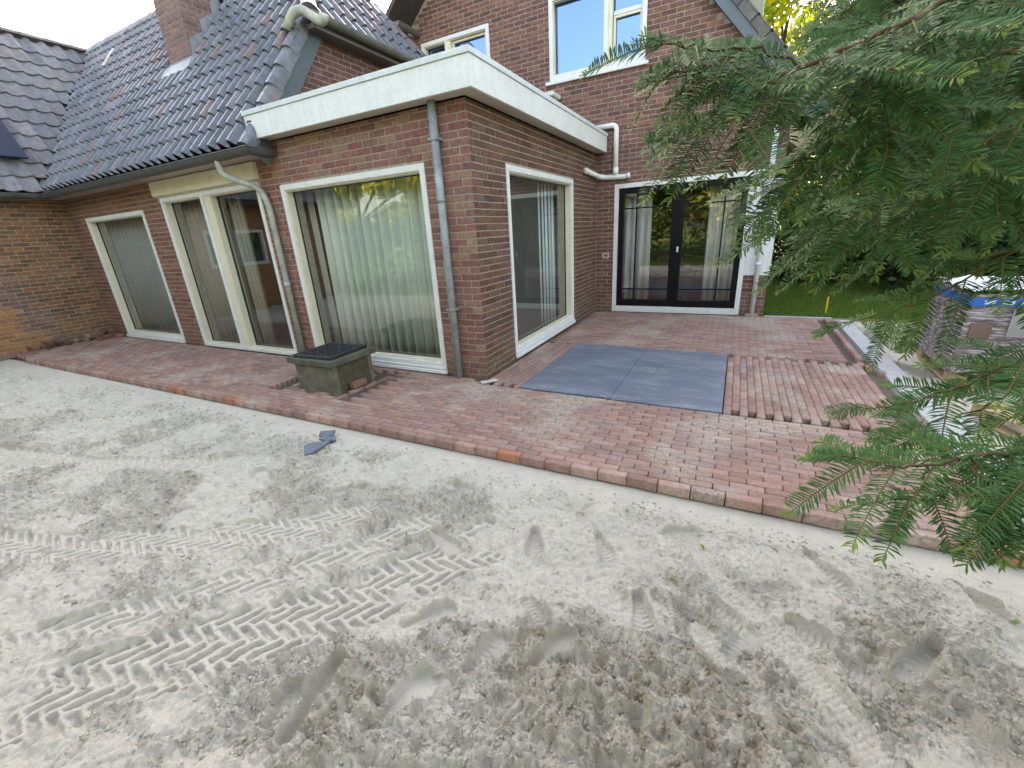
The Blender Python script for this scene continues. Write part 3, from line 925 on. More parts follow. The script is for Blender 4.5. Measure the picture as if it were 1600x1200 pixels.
for k in range(3):
    y = cy0 + .0 + k * .24; zb = EAVE_Z + (y - EAVE_Y) * TS
    x = cx1 + .010 + k * .002
    mb.add([(x, y, zb - .02), (x, y + .26, zb + .26 * TS - .02), (x, y + .26, zb + .26 * TS + .16), (x, y + .02, zb + .34)], [(0, 1, 2, 3)], (.27, .29, .31))
    mb.add([(x + .16, y - .02, zb + .05), (x + .16, y + .26, zb + .26 * TS + .05), (x, y + .26, zb + .26 * TS + .07), (x, y, zb + .07)], [(0, 1, 2, 3)], (.27, .29, .31))
mb.build('lead_flashing', MAT['zinc'], ch)
# grey-green insulated pipe stub over the verge near the gutter
q = MB(); q.tube(curve_pts([at(449, 45, 7.62), at(456, 22, 7.6), at(470, 14, 7.55), at(504, 36, 7.35), at(506, 22, 7.33)], .08, 5), .055, 12, (.42, .43, .36))
q.build('elbow_pipe', MAT['concrete'], house, True)

# main house roof: barge board right, verge tiles, eaves
def gable_pt(x): return (x, 3.78 + (2.48 - x) * 1.2)
mb = MB(); L = math.hypot(3.3 - apx, (3.3 - apx) * 1.2); ux, uz = 1 / math.hypot(1, 1.2), -1.2 / math.hypot(1, 1.2)
Mb = Matrix(((ux, 0, -uz, apx), (0, 1, 0, D - .10), (uz, 0, ux, apz + .02), (0, 0, 0, 1)))
mb.box(0, L, -.03, .0, -.02, .23, (.10, .135, .165), Mb, .003); mb.box(0, L, .0005, .092, .0, .02, (.3, .28, .26), Mb)
mb.build('barge_board', MAT['paint'], house)
mh = MB(); mh.box(-.1, L + .1, -.02, 8.0, .15, .24, (.07, .06, .06), Mb); mho = mh.build('roof', MAT['tile_matt'], house)
for k in range(int(L / .30)):
    v = MB(); v.box(k * .30, k * .30 + .34, -.05, .22, .235, .265, pick([(.13, .13, .13), (.11, .115, .12), (.15, .14, .13)]), Mb, .006)
    v.box(k * .30 + .006, k * .30 + .32, -.052, -.032, .12, .2345, pick([(.13, .13, .13), (.11, .115, .12), (.15, .14, .13)]), Mb, .004)
    v.build('verge_tile', MAT['tile_matt'], mho)
lx, lz = -3.95, 5.45
sl2 = math.atan2(apz + .3 - lz, apx - lx)
Mc = Matrix(((math.cos(sl2), 0, -math.sin(sl2), lx), (0, 1, 0, D - .65), (math.sin(sl2), 0, math.cos(sl2), lz), (0, 0, 0, 1)))
mb = MB(); mb.box(-.1, 4.4, 0, 8.6, 0, .08, (.07, .06, .06), Mc); mb.build('roof', MAT['tile_matt'], house)
mb = MB(); mb.box(-3.98, -3.74, D - .64, D - .01, 5.22, 5.34, (.22, .18, .17)); mb.build('soffit', MAT['paint'], house)
gutter([(-3.66, D - .66, 5.42), (-3.66, D - .02, 5.42)][::-1], house, .07, tint=(.13, .12, .11))
# dormer cheek on the right hand slope
mb = MB(); mb.box(1.6, 2.42, D + 1.4, D + 3.2, 3.9, 5.95, (.42, .42, .34)); mb.box(1.5, 2.55, D + 1.3, D + 3.3, 5.955, 6.1, WHITE, bev=.01)
mb.build('dormer', MAT['paint'], house)

# far walls of the house (closed volume) and interiors
mb = MB()
mb.box(XG - 1.15, XR, 12.0, 12.25, -.2, 5.2, (.2, .1, .08)); mb.box(XG - 1.2, XG - .95, D + .3, 12, 2.8, 5.3, (.2, .1, .08))
mb.box(-14.4, XG - .3, 4.95, 5.15, -.2, 2.5, (.2, .1, .08)); mb.box(-14.4, -14.2, -6.5, 4.9, -.2, 2.4, (.2, .1, .08))
mb.box(-14.15, XL - .29, -6.75, -6.5, -.2, 2.7, (.2, .1, .08))
mb.build('rear_wall', MAT['mortar'], house)
mb = MB(); IW = (.11, .105, .095)
def room(x0, x1, y0, y1, z1, wall=IW, fl=(.12, .10, .09)):
    mb.add([(x0, y0, -.02), (x1, y0, -.02), (x1, y1, -.02), (x0, y1, -.02)], [(0, 1, 2, 3)], fl)
    mb.add([(x0, y0, z1), (x1, y0, z1), (x1, y1, z1), (x0, y1, z1)], [(0, 1, 2, 3)], (.6, .6, .58))
    mb.add([(x0, y1, -.02), (x1, y1, -.02), (x1, y1, z1), (x0, y1, z1)], [(0, 1, 2, 3)], wall)
    mb.add([(x0, y0, -.02), (x0, y1, -.02), (x0, y1, z1), (x0, y0, z1)], [(0, 1, 2, 3)], wall)
    mb.add([(x1, y0, -.02), (x1, y1, -.02), (x1, y1, z1), (x1, y0, z1)], [(0, 1, 2, 3)], wall)
room(XL + .02, XG - .1, .27, 4.2, 2.6)
room(XG + .0, -.29, .27, D + .2, 2.7)
room(-2.5, XR - .28, D + .27, 9.5, 2.6)
room(-4.0, 2.2, D + .29, 8, 5.3)
mb.build('interior', MAT['interior'], house)
flush_bricks(); flush_tiles()

# ------------------------------------------------------------------ curtains and indoor things
def curtain(fr, a0, a1, b0, b1, depth, pitch, label, tint=(.62, .63, .58), amp=.035, grp=None):
    n = int((a1 - a0) / pitch * 10); V = []; Fq = []
    ph = random.random() * 6
    for i in range(n + 1):
        a = a0 + (a1 - a0) * i / n
        x = (a - a0) / pitch * 2 * math.pi + ph + .7 * math.sin(a * 3.1)
        for j, b in enumerate((b0, (b0 + b1) / 2, b1)):
            y = amp * (math.sin(x) + .35 * math.sin(2.1 * x + j * .25)) * (1.0 if j < 2 else .75)
            V.append(fr.p(a + .008 * math.sin(x * .5 + j), b, -depth + y))
    for i in range(n):
        for j in range(2):
            k = i * 3 + j; Fq.append((k, k + 3, k + 4, k + 1))
    me = np_mesh('curtain', np.array([tuple(v) for v in V]), np.array(Fq), np.tile(np.array(tint), (len(Fq), 1)))
    o = link('curtain', me, MAT['cloth'], None, True)
    m = o.modifiers.new('cloth', 'SOLIDIFY'); m.thickness = .002
    tag(o, label, 'curtain', grp)
curtain(fF, -8.60, -6.52, .1, 2.25, .26, .17, 'grey pleated curtain behind the leftmost window by the wall corner', (.34, .36, .35), .045)
curtain(fF, -5.80, -4.72, .06, 2.38, .26, .15, 'grey pleated curtain behind the left pane of the double window', (.36, .345, .31), .04)
curtain(fF, -4.52, -4.22, .06, 2.38, .27, .11, 'bunched pale curtain behind the right pane of the double window', (.38, .36, .31), .05)
curtain(fF, -2.60, -.63, .12, 2.27, .28, .155, 'light pleated curtain filling the big window right of the concrete shaft', (.62, .67, .60), .06)
curtain(fF, -2.83, -2.70, .12, 2.27, .30, .2, 'flat pale curtain edge at the left side of the big front window', (.5, .5, .46), .008)
curtain(fS, 2.25, 2.98, .12, 2.27, .30, .13, 'white curtain at the far end of the side window', (.62, .66, .66))
curtain(fB, .44, .98, .12, 2.25, .30, .12, 'white curtain behind the left glass door', (.6, .6, .58))
curtain(fB, 1.95, 2.52, .12, 2.25, .30, .12, 'white curtain behind the right glass door', (.62, .6, .56))
# an armchair and table inside behind the french doors
ac = tag(empty('armchair', (1.25, D + 1.3, 0)), 'purple armchair seen dimly through the left glass door', 'armchair')
c = (.10, .05, .08)
for nm, bx in (('seat', (-.35, .35, -.3, .35, .12, .44)), ('backrest', (-.35, .35, .36, .52, .12, .95)), ('armrest', (-.48, -.36, -.3, .45, .12, .62)), ('armrest', (.36, .48, -.3, .45, .12, .62))):
    mb = MB(); mb.box(*bx, tint=c, bev=.04); mb.build(nm, MAT['cloth'], ac)
for sx in (-.4, .4):
    for sy in (-.22, .4):
        mb = MB(); mb.tube([(sx, sy, 0), (sx, sy, .13)], .02, 8, (.05, .03, .02)); mb.build('leg', MAT['wood'], ac)

# ------------------------------------------------------------------ GROUND: lawn, terrace bed, sand
lawn_me = bpy.data.meshes.new('lawn')
def hole_plane():
    x = np.array([-120, 4.35, 120]); 
mb = MB()
LZ = -.03
mb.add([(-150, 5.6, LZ), (150, 5.6, LZ), (150, 150, LZ), (-150, 150, LZ)], [(0, 1, 2, 3)])
mb.add([(XR, D + .09, LZ), (150, D + .09, LZ), (150, 5.6, LZ), (XR, 5.6, LZ)], [(0, 1, 2, 3)])
mb.add([(-150, -150, -.09), (150, -150, -.09), (150, -6.0, -.09), (-150, -6.0, -.09)], [(0, 1, 2, 3)])
mb.add([(8.0, -6.0, -.09), (150, -6.0, -.09), (150, D + .09, LZ), (8.0, D + .09, LZ)], [(0, 1, 2, 3)])
mb.add([(-150, -6.0, -.09), (-14.4, -6.0, -.09), (-14.4, 5.6, LZ), (-150, 5.6, LZ)], [(0, 1, 2, 3)])
lawn = mb.build('lawn', MAT['lawn']); lawn['kind'] = 'structure'
# grass blades on the part of the lawn one sees
def grass(x0, x1, y0, y1, n, z):
    x = RNG.uniform(x0, x1, n); y = RNG.uniform(y0, y1, n); a = RNG.uniform(0, 6.28, n); h = RNG.uniform(.03, .075, n); w = RNG.uniform(.004, .008, n)
    lx = np.cos(a) * w; ly = np.sin(a) * w; tx = RNG.normal(0, .02, n); ty = RNG.normal(0, .02, n)
    V = np.stack([np.stack([x - lx, y - ly, np.full(n, z)], 1), np.stack([x + lx, y + ly, np.full(n, z)], 1), np.stack([x + tx, y + ty, z + h], 1)], 1).reshape(-1, 3)
    t = np.array([.11, .19, .038]) * RNG.uniform(.6, 1.5, (n, 1)) + RNG.uniform(0, .03, (n, 1)) * np.array([1, .6, 0])
    return V, np.arange(3 * n).reshape(-1, 3), np.clip(t, 0, 1)
V, Fq, t = grass(XR + .05, 6.5, D + .15, 9.5, 60000, LZ)
link('grass', np_mesh('grass', V, Fq, t), MAT['leaf'])['kind'] = 'stuff'

# --- terrace
EY = -1.53                    # front edge line of the paving (slightly skewed)
def edge_y(x): return -1.495 - .012 * (2.1 - x)
terr = MB(); SB = -.055
terr.add([(XL, edge_y(XL) + .05, SB), (3.95, edge_y(3.95) + .05, SB), (3.95, D, SB), (0, D, SB), (0, 0, SB), (XL, 0, SB)], [(0, 1, 2, 3, 4, 5)], (.13, .11, .085))
terrace = terr.build('terrace', MAT['concrete']); terrace['kind'] = 'structure'
PAV = []
P_PAV = [(0.331, 0.201, 0.163), (0.306, 0.185, 0.154), (0.357, 0.225, 0.179), (0.284, 0.181, 0.153), (0.334, 0.227, 0.196), (0.294, 0.196, 0.173), (0.376, 0.242, 0.191), (0.271, 0.211, 0.196)]
W_PAV = [6, 4, 5, 2, 3, 2, 1.2, .25]
PL, PW = .2, .065
def paver(x, y, d, l=PL, tint=None, z=0.0, tilt=0, top=0.0, edge=False):
    """corner x,y ; d = 0 lengthwise along X, 1 along Y"""
    cx, cy = (x + l / 2, y + PW / 2) if d == 0 else (x + PW / 2, y + l / 2)
    M = Matrix.Translation((cx, cy, z + random.uniform(-.0022, .0022))) @ Matrix.Rotation((0 if d == 0 else math.pi / 2) + random.uniform(-.006, .006), 4, 'Z') \
        @ Matrix.Rotation(random.uniform(-.006, .006) + tilt, 4, 'X') @ Matrix.Rotation(random.uniform(-.004, .004), 4, 'Y')
    PAV.append(((Vector((cx, cy, 0)) - CAMP).length, M, l, tint or pick(P_PAV, W_PAV), seen((cx, cy, 0), -5)))
PIT = (-2.33, -1.13, -1.11, -.16)    # opening round the shaft
def in_pit(x0, x1, y0, y1): return x1 > PIT[0] and x0 < PIT[1] and y1 > PIT[2] and y0 < PIT[3]
# edge course
x = XL + .9
while x < 4.0:
    y = edge_y(x)
    paver(x + .002, y, 0, PL - .004, tint=pick(P_PAV[:4] + [(.38, .17, .105)], [3, 3, 3, 3, 2]), z=.002); x += PL
# front field
rows = int((0 - (EY + PW)) / PW)
for r in range(rows + 3):
    y = -1.425 + r * PW + .002
    off = (r % 2) * PL / 2 + random.uniform(-.006, .006)
    x = -9.32 - off
    while x < 4.0:
        x0, x1 = x, x + PL
        ok = True
        yy = y - .012 * (2.1 - x) * max(0, 1 - (r / 14))
        if x1 > 0 and yy + PW > -.165: ok = False
        if yy + PW > -.012 and x1 < 0.02: ok = False
        if x1 > 3.93 + .03 * math.sin(r * 2.2) and x1 > 3.8 + random.uniform(0, .15): ok = False
        l = PL
        if in_pit(x0, x1, yy, yy + PW):
            if x0 < PIT[0] - .09 and r % 2 == 0: l = PL / 2
            else: ok = False
        if x0 < -9.3: ok = False
        if ok: paver(x0 + .0015, yy, 0, l - .003)
        x += PL
# strip left of the slabs (lengthwise along Y)
for c in range(7):
    x = .035 + c * PW; y = -.16 + (c % 2) * .1
    while y < 1.72:
        if not (c == 0 and random.random() < .12): paver(x, y, 1, min(PL, 1.76 - y) - .003)
        y += PL
# rear field, courses along X
for r in range(40):
    y = 1.79 + r * PW
    if y + PW > 4.385: break
    x = .13 if r % 2 == 0 else .03
    while x < 3.72:
        l = PL
        if r % 2 and x + PL > 3.72: l = PL / 2
        if not (r % 2 and x + PL > 3.85): paver(x, y, 0, l - .003)
        x += PL
y = 1.95
while y < 4.2:
    paver(3.835, y, 1, PL - .003); y += PL
for q in ((3.86, 1.60), (3.93, 1.45), (3.80, 1.70)): paver(q[0], q[1], 1, .1)
# right field, courses along Y, alternate columns shifted so holes stay open
for c in range(20):
    x = 2.505 + c * .0655; k = c % 2
    y = -.155 + (0 if k == 0 else .1); end = 1.745 if k else 1.655
    while y + PL <= end + .02:
        if x < 3.80 - (.08 if y < .2 else 0): paver(x, y, 1, PL - .003)
        y += PL
    if k == 0 and x < 3.7: pass
# ring of half laid bricks round the shaft
for (x, y, d, l, tl) in ((-2.25, -1.085, 0, .2, .02), (-2.04, -1.085, 0, .2, -.02), (-1.83, -1.08, 0, .2, .03), (-1.60, -1.08, 0, .2, .0), (-1.385, -1.08, 1, .2, .05),
                         (-1.37, -.86, 1, .2, .04), (-1.355, -.64, 1, .2, .03), (-1.34, -.42, 1, .2, .06), (-2.25, -1.0, 0, .2, .03), (-2.04, -1.01, 0, .1, 0),
                         (-1.75, -1.01, 0, .2, .02), (-2.28, -.9, 1, .2, .02), (-2.27, -.66, 1, .2, .02), (-1.95, -.30, 0, .2, 0), (-1.72, -.30, 0, .2, .0), (-1.3, -.30, 0, .1, 0),
                         (-1.24, -.22, 0, .1, 0)):
    paver(x, y, d, l, z=-.028 + random.uniform(-.006, .006), tilt=tl)
def paver_arrays(l):
    h = PW / 2 - .0014; e = .0045; l = l - .003; vs = []
    for (z, i) in ((-.068, 0), (-e, 0), (0, e)):
        vs += [(-l / 2 + i, -h + i, z), (l / 2 - i, -h + i, z), (l / 2 - i, h - i, z), (-l / 2 + i, h - i, z)]
    fs = [(8, 9, 10, 11)]
    for o in (0, 4):
        for i in range(4):
            k = (i + 1) % 4; fs.append((o + i, o + k, o + 4 + k, o + 4 + i))
    return np.array(vs), np.array(fs)
near = sorted([p for p in PAV if p[4]], key=lambda p: p[0])[:300]; ids = set(map(id, near)); var = {}
for p in near:
    key = (round(p[2], 3), random.randrange(24))
    if key not in var:
        V, fs = paver_arrays(p[2]); V = V + RNG.normal(0, .0006, V.shape)
        me = np_mesh('brick_paver', V, fs, np.tile(np.array(p[3]), (len(fs), 1))); me.materials.append(MAT['paver']); var[key] = me
    o = bpy.data.objects.new('brick_paver', var[key]); COL.objects.link(o); o.parent = terrace; o.matrix_local = p[1]
VV, FF, TT = [], [], []; n0 = 0
for p in PAV:
    if id(p) in ids: continue
    V, fs = paver_arrays(p[2]); V = V + RNG.normal(0, .0006, V.shape); M = np.array(p[1])
    VV.append(V @ M[:3, :3].T + M[:3, 3]); FF.append(fs + n0); TT.append(np.tile(np.array(p[3]), (len(fs), 1))); n0 += len(V)
o = link('brick_paving', np_mesh('brick_paving', np.vstack(VV), np.vstack(FF), np.vstack(TT)), MAT['paver'], terrace); o['kind'] = 'stuff'
# four big porcelain slabs
for (x0, x1, y0, y1) in ((.502, 1.497, -.150, .818), (.502, 1.497, .820, 1.785), (1.502, 2.495, -.165, .818), (1.502, 2.495, .820, 1.775)):
    mb = MB(); mb.box(x0, x1, y0, y1, -.04, .003 + random.uniform(0, .001), bev=.0015); mb.build('paving_slab', MAT['slab'], terrace)
# concrete kerb, blocks of a metre
kerb = MB(); kerb.box(3.965, 4.215, -3.0, -2.0, -.30, -.25, (.42, .43, .42)); kerbo = kerb.build('kerb', MAT['kerbstone']); kerbo['kind'] = 'structure'
for i in range(6):
    y = -1.55 + i * 1.0 - .14
    if y > D: break
    mb = MB(); mb.box(3.972 + .004 * (i % 2), 4.165 + .004 * (i % 2), y, min(y + .992, D + .08), -.16, -.012, (.46, .47, .47), bev=.006); mb.build('kerb_stone', MAT['kerbstone'], kerbo)
mb = MB(); mb.box(XR + .03, 3.96, D - .0, D + .08, -.16, -.008, (.40, .41, .40), bev=.006); mb.build('kerb_stone', MAT['kerbstone'], kerbo)

# --- the sand bed
def axis(parts):
    out = []
    for (a, b, s) in parts: out.append(np.arange(a, b - 1e-9, s))
    out.append(np.array([parts[-1][1]])); return np.concatenate(out)
gx_ = axis([(-9.4, -5.0, .016), (-5.0, -2.0, .010), (-2.0, 0.0, .0075), (0.0, 4.3, .0058), (4.3, 8.0, .04)])
gy_ = axis([(-6.0, -4.15, .05), (-4.15, -3.6, .009), (-3.6, -1.44, .0055)])
X, Y = np.meshgrid(gx_, gy_)
def cap(x, y, a, b, r):
    """distance to a segment and position along it"""
    ax, ay = a; bx, by = b; dx, dy = bx - ax, by - ay; L = math.hypot(dx, dy); dx /= L; dy /= L
    s = (x - ax) * dx + (y - ay) * dy; t = (x - ax) * -dy + (y - ay) * dx
    return s, t, L
WX = X + .015 * fbm(X, Y, 3, 2); WY = Y + .015 * fbm(X + 5, Y, 3, 2)
ed = Y - (-1.495 - .012 * (2.1 - X))          # <0 in front of paving
away = sstep(.05, .45, -ed)
pile = np.exp(-(((X - 2.55) / .42) ** 2 + ((Y + 2.98) / .26) ** 2)) + .45 * np.exp(-(((X - 2.02) / .22) ** 2 + ((Y + 2.86) / .30) ** 2)) \
    + .45 * np.exp(-(((X - 1.30) / .18) ** 2 + ((Y + 3.35) / .3) ** 2)) + .35 * np.exp(-(((X - 3.2) / .3) ** 2 + ((Y + 2.25) / .12) ** 2))
Msk = sstep(-.30, .35, fbm(X, Y, 1.1, 3) + .45 * fbm(X, Y, 5, 2) + .9 * pile) * away
Msk = np.clip(Msk + .8 * sstep(.25, .7, pile), 0, 1)
H = -.078 + away * (.020 * fbm(X, Y, .8, 2) + .034 * fbm(X, Y, 3.2, 3) + .012 * fbm(X, Y, 11, 3))
rid2 = 1 - np.abs(fbm(X * 1.2 + Y * .5, Y * .6 - X * .3, 6.5, 3))
H += .12 * pile + pile * .055 * (rid2 - .75)
ridge = 1 - np.abs(fbm(X * .7, Y * 1.3, 5, 3))
H += away * .036 * (ridge - .7) * (.6 + Msk)
# tyre tracks
CL = np.ones_like(X)
def track(cl, width, A, B, pA, pB, lenA, lenB, depth):
    global H, Msk, CL
    hw = width / 2; tr = np.zeros_like(X); near_ = np.zeros_like(X); best = np.full_like(X, 9.0); sgn = np.zeros_like(X)
    for a, b in zip(cl[:-1], cl[1:]):
        s, t, L = cap(WX, WY, a, b, hw)
        sc = np.clip(s, 0, L); d = np.hypot(s - sc, t)
        m = d < best; best = np.where(m, d, best); sgn = np.where(m, np.sign(t), sgn)
    inb = 1 - sstep(hw * .92, hw * 1.04, best)
    det = A[0] * B[1] - A[1] * B[0]; cell = pA; n = 3
    jx = .006 * fbm(X, Y, 9, 2); qx = ((X + jx) * B[1] - (Y + jx) * B[0]) / det / cell; qy = (A[0] * (Y - jx) - A[1] * (X + jx)) / det / cell
    i = np.floor(qx); j = np.floor(qy); k = np.mod(i - j, 2 * n); hz = k < n
    d1 = np.minimum(qx - (i - k), (i - k + n) - qx); d2 = np.minimum(qy - j, j + 1 - qy)
    kk = k - n; v1 = np.minimum(qx - i, i + 1 - qx); v2 = np.minimum(qy - (j + kk - (n - 1)), (j + kk + 1) - qy)
    dd = np.where(hz, np.minimum(d1, d2), np.minimum(v1, v2)) * cell
    pat = sstep(.009, .017, dd + .004 * fbm(X, Y, 40, 2))
    keep = sstep(-.60, -.25, fbm(X, Y, 3.2, 2))
    flat = inb * keep
    H = H * (1 - .75 * flat) + (-.083) * .75 * flat
    H -= flat * pat * depth * (.75 + .25 * fbm(X, Y, 20, 2))
    berm = np.exp(-((best - hw * 1.08) / .022) ** 2) * .010
    H += 1.6 * berm * (.6 + .8 * fbm(X, Y, 14, 2))
    Msk *= (1 - .9 * flat); CL *= (1 - .85 * flat)
track([(-.8, -4.9), (.10, -3.93), (.55, -3.42), (.96, -3.02), (1.21, -2.56), (1.34, -2.33)], .36, (.47, .88), (.99, -.15), .054, .066, .21, .17, .036)
track([(-3.2, -4.0), (-1.42, -3.60), (-.85, -3.32), (-.2, -2.98), (.18, -2.72), (.45, -2.42)], .27, (.62, .78), (.95, -.3), .047, .06, .18, .15, .026)
track([(-4.2, -3.3), (-2.4, -2.9), (-1.4, -2.55), (-.9, -2.25)], .24, (.8, .6), (.9, -.4), .06, .06, .16, .14, .017)
track([(-1.1, -4.67), (-.20, -3.70), (.25, -3.19), (.66, -2.79), (.91, -2.33)], .20, (.47, .88), (.99, -.15), .054, .066, .21, .17, .026)
# narrow knobbly wheel tracks
for (a, b, hw) in (((2.30, -1.80), (3.25, -2.98), .062), ((2.05, -2.0), (2.75, -2.75), .05)):
    s, t, L = cap(X + .02 * fbm(X, Y, 2, 1), Y, a, b, hw)
    inb = (1 - sstep(hw * .85, hw, np.abs(t))) * sstep(0, .05, s) * sstep(0, .05, L - s) * sstep(-.5, -.15, fbm(X, Y, 4, 2))
    g = np.maximum(np.abs(np.sin(s * math.pi / .021)), 0) ** .5 * np.abs(np.sin(t * math.pi / .025)) ** .5
    H = H * (1 - .6 * inb) - .083 * .6 * inb + inb * g * .012
    Msk *= (1 - .7 * inb); CL *= (1 - .8 * inb)
# footprints: (heel, toe, tread)
PR = [((1.27, -3.01), (1.46, -2.80), 0), ((.95, -2.36), (1.24, -2.47), 0), ((1.70, -2.60), (1.90, -2.74), 2), ((1.66, -3.09), (1.75, -2.84), 1),
      ((1.58, -3.30), (1.62, -3.08), 2), ((2.94, -1.72), (3.11, -1.99), 1), ((2.58, -2.57), (2.71, -2.35), 1), ((2.80, -2.25), (2.98, -2.36), 1),
      ((2.95, -2.35), (3.10, -2.48), 1), ((3.52, -1.70), (3.66, -1.90), 2), ((3.33, -2.38), (3.38, -2.64), 2), ((1.13, -3.58), (1.09, -3.36), 1),
      ((1.24, -3.58), (1.18, -3.22), 3), ((1.47, -3.36), (1.54, -3.10), 0), ((1.90, -2.95), (2.0, -2.70), 0), ((2.50, -2.24), (2.66, -2.38), 1),
      ((3.36, -2.14), (3.18, -2.38), 2), ((1.9, -2.0), (2.05, -2.22), 1), ((2.2, -2.35), (2.3, -2.6), 1), ((.3, -2.2), (.05, -2.35), 1), ((1.55, -2.1), (1.65, -2.34), 1),
      ((-.5, -2.4), (-.8, -2.35), 0), ((-1.4, -2.2), (-1.7, -2.1), 1), ((.8, -1.9), (1.05, -1.95), 2), ((2.45, -1.75), (2.25, -1.9), 2), ((3.75, -2.1), (3.6, -2.3), 1), ((-2.5, -2.3), (-2.8, -2.2), 0)]
for (a, b, kind) in PR:
    s, t, L = cap(X, Y, a, b, .05); s = s - 0; u = s / L
    near_ = (np.abs(t) < .16) & (s > -.12) & (s < L + .12)
    if not near_.any(): continue
    hw = .040 + .012 * np.cos((u - .75) * 5.2) - .006 * np.exp(-((u - .42) / .12) ** 2)
    ends = np.maximum(np.maximum(.045 - s, s - (L - .045)), 0)
    d = np.hypot(t, ends * 1.15) - hw; ins = 1 - sstep(-.006, .004, d)
    ins = np.where(near_, ins, 0); base = -.088 + .005 * (.5 - u)
    loc = float(H[near_].mean()); base = min(-.088, loc - .030) + .004 * (u - .5)
    H = H * (1 - ins) + base * ins
    rim = np.where(near_, np.exp(-((d - .010) / .012) ** 2), 0)
    H += rim * .012 * (.6 + .8 * fbm(X, Y, 15, 2))
    if kind == 1: H += ins * .008 * sstep(-.1, .5, np.sin(s * 2 * math.pi / .026 + 2.5 * np.abs(t) / .03))
    if kind == 2: H += ins * .007 * sstep(-.1, .4, np.sin(np.hypot(t * 1.6, s - L * .7) * 2 * math.pi / .022) * np.cos(np.arctan2(t, s - L * .7) * 3))
    if kind == 3: H += ins * .004 * sstep(-.2, .6, np.sin(np.hypot(t * 1.3, s - L * .4) * 2 * math.pi / .014))
    Msk *= (1 - .95 * ins); CL *= (1 - .95 * ins)
# clods and crumbs
H += Msk * (.6 * lumps(X, Y, 19, .10, .5, .35) + 1.0 * lumps(X + 3, Y, 40, .1, .58, .7) + 1.7 * lumps(X, Y + 3, 78, .1, .62, .9) + .016 * np.abs(fbm(X, Y, 30, 3)))
H += CL * away * (.017 * np.abs(fbm(X, Y, 17, 3)) + .005 * fbm(X, Y, 45, 2) + 1.3 * (1 - Msk) * lumps(X - 7, Y, 45, .05, .40, .45))
H += .0014 * fbm(X, Y, 60, 2) * (.3 + .7 * away)
far = sstep(-1.0, -3.5, X)
H += far * away * .010 * (fbm(X * .8, Y * 2.2, 5, 3))
fr_ = np.exp(-(((X + .62) / .18) ** 2 + ((Y + 1.87) / .26) ** 2) ** 2); H = H * (1 - fr_) + np.minimum(H, -.050) * fr_ * .4 + -.048 * fr_ * .6
H = np.where(ed > .02, -.11, H)
dry = np.array([.70, .66, .56]); damp = np.array([.39, .33, .235])
dm = np.clip(.75 * sstep(.45, 1.0, pile + .55 * Msk) + .35 * sstep(.05, .5, fbm(X + 9, Y - 4, 1.3, 3)) * Msk + .12 * Msk, 0, 1) * (.55 + .6 * fbm(X, Y, 14, 3))
dm = np.clip(dm, 0, 1)
tint = dry[None] * (1 - dm.ravel()[:, None]) + damp[None] * dm.ravel()[:, None]
ny, nx = X.shape
idx = (np.arange(ny - 1)[:, None] * nx + np.arange(nx - 1)[None]).ravel()
Fq = np.stack([idx, idx + 1, idx + nx + 1, idx + nx], 1)
V = np.stack([X.ravel(), Y.ravel(), H.ravel()], 1)
sand_o = link('sand', np_mesh('sand', V, Fq, tint), MAT['sand'], None, True); sand_o['kind'] = 'structure'
# crumbs and clods lying on the churned parts
def crumbs(n, x0, x1, y0, y1, rmin, rmax, thr):
    px = RNG.uniform(x0, x1, n); py = RNG.uniform(y0, y1, n)
    ii = np.clip(np.searchsorted(gx_, px), 0, nx - 1); jj = np.clip(np.searchsorted(gy_, py), 0, ny - 1)
    ok = (RNG.random(n) < np.clip(Msk[jj, ii] * 1.1 + thr, 0, 1) * CL[jj, ii]) & (ed[jj, ii] < -.10)
    px, py, ii, jj = px[ok], py[ok], ii[ok], jj[ok]; n = len(px); pz = H[jj, ii]
    r = rmin + (rmax - rmin) * RNG.random(n) ** 3
    base = np.array([(1, 0, 0), (0, 1, 0), (-1, 0, 0), (0, -1, 0), (0, 0, 1), (0, 0, -.6)], float)
    fs = np.array([(0, 1, 4), (1, 2, 4), (2, 3, 4), (3, 0, 4), (1, 0, 5), (2, 1, 5), (3, 2, 5), (0, 3, 5)])
    a = RNG.uniform(0, 6.28, n); ca, sa = np.cos(a), np.sin(a)
    P = base[None] * RNG.uniform(.6, 1.3, (n, 6, 1)) * (r[:, None, None]) * np.array([1, 1, .8])
    Q = P.copy(); Q[..., 0] = P[..., 0] * ca[:, None] - P[..., 1] * sa[:, None]; Q[..., 1] = P[..., 0] * sa[:, None] + P[..., 1] * ca[:, None]
    Q += np.stack([px, py, pz + r * .25], 1)[:, None]
    idx0 = (jj * nx + ii); tc = tint[idx0] * RNG.uniform(.85, 1.12, (n, 1))
    return Q.reshape(-1, 3), (fs[None] + (np.arange(n) * 6)[:, None, None]).reshape(-1, 3), np.repeat(tc, 8, axis=0)
A1 = crumbs(60000, .0, 4.2, -3.9, -1.6, .0022, .011, .05); A2 = crumbs(26000, -5.5, 0, -3.9, -1.6, .004, .016, .08)
VV = np.vstack([A1[0], A2[0]]); FF = np.vstack([A1[1], A2[1] + len(A1[0])]); TT = np.vstack([A1[2], A2[2]])
link('sand_crumbs', np_mesh('sand_crumbs', VV, FF, TT), MAT['sand'])['kind'] = 'stuff'
